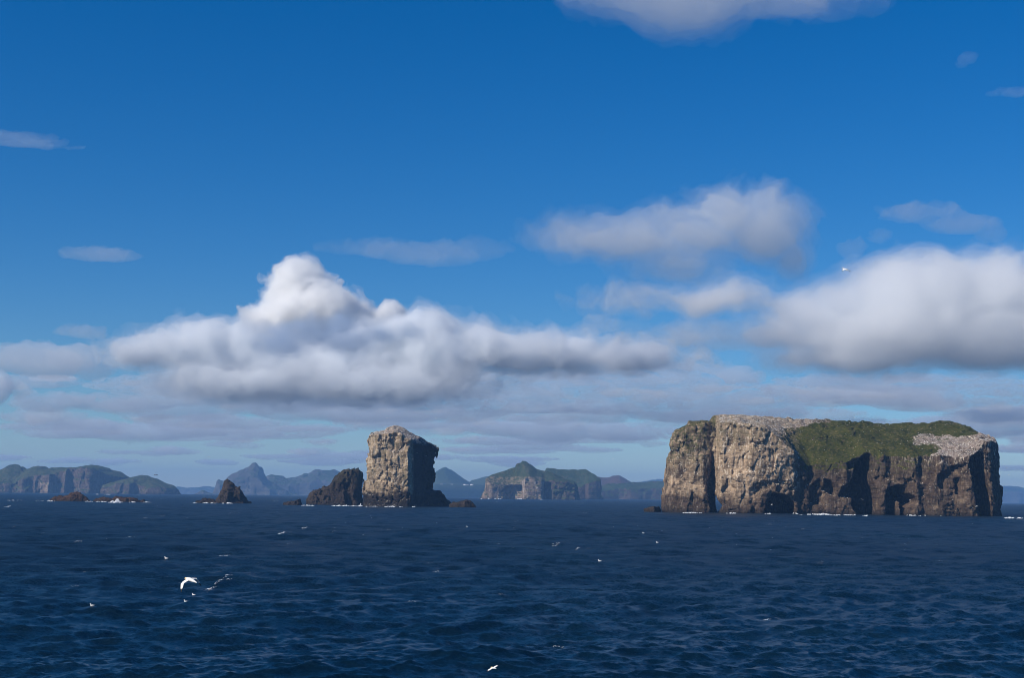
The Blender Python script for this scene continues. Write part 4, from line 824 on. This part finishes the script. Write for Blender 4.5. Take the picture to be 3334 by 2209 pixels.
def surf(name, label, runs, Y, seed):
    """runs (u0, u1, v, height in pixels) of white water along a foot of rock that stands at the distance Y"""
    g = np.random.default_rng(seed); L = []
    for u0, u1, v, hp in runs:
        n = max(9, int((u1 - u0) * 1.8)); ph = g.uniform(0, 6.28, 2)
        for t in g.uniform(0, 1, n):
            x, y = sea_hit(u0 + (u1 - u0) * t, v + g.normal(0, 0.6)); env = math.sin(math.pi * t) ** 0.8 * (0.45 + 0.3 * math.sin(7 * t + ph[0]) + 0.25 * math.sin(17 * t + ph[1]))
            if env < g.uniform(0, 0.3): continue
            k = min(1.0, (Y - g.uniform(3, 7)) / y[0]); x, y = x * k, y * k; m = y[0] / F
            L.append((x[0], y[0], float(sea_z(x[0], y[0])) + g.uniform(0, 0.5) * hp * env * m, g.uniform(0.7, 2.2) * m, g.uniform(0.8, 3) * m, (0.5 + hp * env * g.uniform(0.3, 0.8)) * m))
    lumps(name, label, L, seed)
surf('surf', 'white surf breaking along the foot of the flat-topped island', [(2101, 2112, 1664, 3), (2110, 2140, 1665, 4.5), (2236, 2264, 1669, 10), (2215, 2290, 1671, 2), (2365, 2402, 1673, 3), (2490, 2512, 1674, 2), (2578, 2606, 1674, 7), (2600, 2722, 1677, 3.5), (2700, 2780, 1679, 2), (2776, 2786, 1679, 6), (2808, 2828, 1681, 3), (2950, 3000, 1680, 3), (3006, 3075, 1679, 7), (3268, 3305, 1688, 3), (3310, 3334, 1689, 3)], 1400, 1)
surf('surf', 'white surf between the slanted rock and the tall stack', [(980, 1008, 1641, 4), (1000, 1024, 1643, 3), (1068, 1124, 1643, 3.5), (1110, 1180, 1645, 5), (1166, 1182, 1643, 12), (1250, 1312, 1651, 2.5), (1342, 1352, 1650, 4), (1190, 1230, 1650, 1.5)], 1575, 2)
surf('surf', 'white surf along the foot of the pinnacle rock', [(628, 642, 1638, 3), (655, 706, 1639, 4), (720, 760, 1640, 5)], 1745, 3)
surf('surf', 'white surf bursting over the low red-brown skerries', [(152, 180, 1633, 4), (276, 304, 1632, 4), (312, 348, 1633, 3), (353, 403, 1637, 13), (352, 400, 1638, 3), (420, 442, 1637, 3), (460, 495, 1635, 1.5)], 1782, 4)
surf('surf', 'thin white surf line below the pale cliffs of the square-knobbed island', [(1565, 1572, 1624, 2), (1588, 1594, 1624, 2.5), (1608, 1616, 1625, 2.5), (1622, 1632, 1625, 2), (1684, 1700, 1626, 4), (1758, 1766, 1626, 2), (310, 324, 1608, 2), (340, 360, 1608, 2)], 5240, 5)
def whitecaps():
    g = np.random.default_rng(9); L = []
    streaks = [(672, 1916, 768, 1894, 46, 1.4), (676, 1915, 690, 1914, 22, 2.0), (713, 1897, 738, 1887, 30, 1.6), (736, 1886, 754, 1881, 18, 2.0), (715, 1820, 748, 1812, 16, 1.0), (272, 1862, 296, 1858, 18, 1.2), (232, 1908, 258, 1907, 8, 0.8), (1800, 1774, 1820, 1772, 14, 1.1), (1874, 1791, 1890, 1788, 10, 1.1),
               (1412, 1864, 1428, 1858, 10, 1.0), (1388, 2112, 1415, 2106, 24, 1.3), (2180, 1977, 2206, 1974, 20, 1.3), (1330, 1978, 1358, 1981, 10, 0.9), (1624, 1944, 1638, 1942, 8, 0.9), (1800, 2134, 1836, 2140, 16, 1.0), (905, 1741, 928, 1735, 22, 1.4), (982, 1723, 1014, 1719, 20, 1.1), (240, 1768, 266, 1766, 16, 1.0),
               (1752, 1759, 1776, 1757, 12, 1.1), (2486, 2012, 2512, 2008, 14, 1.0), (2290, 1765, 2310, 1763, 9, 1.0), (2660, 1836, 2680, 1834, 8, 0.9), (2120, 1732, 2160, 1730, 12, 0.9), (410, 1756, 436, 1754, 10, 0.8), (525, 1683, 538, 1681, 9, 1.2), (460, 1690, 480, 1688, 8, 0.9), (15, 1652, 36, 1649, 14, 1.3), (26, 1631, 46, 1630, 12, 1.0), (54, 1632, 72, 1631, 8, 0.8), (115, 1633, 150, 1631, 10, 0.8)]
    for k in range(40):
        u = g.uniform(0, 3334); v = 1601 + 0.0115 * u + 12 + 230 * g.uniform(0, 1) ** 1.7; w = g.uniform(5, 18)
        streaks.append((u, v, u + w, v - w * g.uniform(0, 0.2), int(3 + w * 0.35), g.uniform(0.4, 0.75)))
    for u0, v0, u1, v1, n, r in streaks:
        if 1180 < u0 < 1560 and v0 < 1655 or u0 > 2070 and v0 < 1692 or 990 < u0 < 1185 and v0 < 1648: continue
        bend = g.normal(0, 1.2)
        for t in g.uniform(0, 1, n):
            x, y = sea_hit(u0 + (u1 - u0) * t + g.normal(0, 1), v0 + (v1 - v0) * t + bend * math.sin(3.1 * t) + g.normal(0, 0.7)); m = y[0] / F; z = sea_surface(x, y)[0]
            L.append((x[0], y[0], z + 0.05, g.uniform(0.6, 2.4) * r * m, g.uniform(1.5, 4.0) * r * m, g.uniform(0.2, 0.55) * r * m))
    lumps('whitecaps', 'small white wave crests scattered over the open sea', L, 12)
whitecaps()

# ------------------------------------------------------------------ houses on the far coast
def house(u, v, w, label):
    Y = 10420.0; x, z = P(u, v, Y); r = empty('house', (float(x[0]), Y, float(z[0]))); hw, dp, hh, rf = w / 2.6, 8.0, 4.5, 3.5
    t1 = M.setdefault('plaster', None) or NT('white_plaster'); 
    if not M['plaster']:
        n = t1.noise((0.2, 0.2, 0.2), 1, 2); t1.bsdf(t1.mix(n, (0.78, 0.78, 0.76), (0.82, 0.81, 0.79)), 0.8, 0.2); M['plaster'] = t1.m
        t2 = NT('grey_roofing'); n = t2.noise((0.3, 0.3, 0.3), 1, 2); t2.bsdf(t2.mix(n, (0.30, 0.30, 0.31), (0.42, 0.42, 0.42)), 0.7, 0.2); M['roofing'] = t2.m
    V = [(-hw, -dp, -14), (hw, -dp, -14), (hw, dp, -14), (-hw, dp, -14), (-hw, -dp, hh), (hw, -dp, hh), (hw, dp, hh), (-hw, dp, hh)]
    mesh_np('wall', V, [(0, 1, 5, 4), (1, 2, 6, 5), (2, 3, 7, 6), (3, 0, 4, 7), (4, 5, 6, 7), (3, 2, 1, 0)], M['plaster'], r, False)
    e = 0.8; V = [(-hw - e, -dp - e, hh + 0.05), (hw + e, -dp - e, hh + 0.05), (hw + e, dp + e, hh + 0.05), (-hw - e, dp + e, hh + 0.05), (-hw - e, 0, hh + rf), (hw + e, 0, hh + rf)]
    mesh_np('roof', V, [(0, 1, 5, 4), (2, 3, 4, 5), (3, 2, 1, 0)], M['roofing'], r, False).data.polygons[0].use_smooth = False
    tag(r, label, 'house', 'white houses on the far coast')
for u, v, w, lab in ((1437, 1581, 24, 'white house on the far coast, nearest the tall stack'), (1471, 1581, 24, 'white house on the far coast, second from the tall stack'), (1513, 1581, 22, 'white house on the far coast, third from the tall stack'),
                     (1522, 1583, 20, 'white house on the far coast, fourth from the tall stack'), (1536, 1581, 30, 'long white house on the far coast, nearest the square-knobbed island')):
    house(u, v, w, lab)
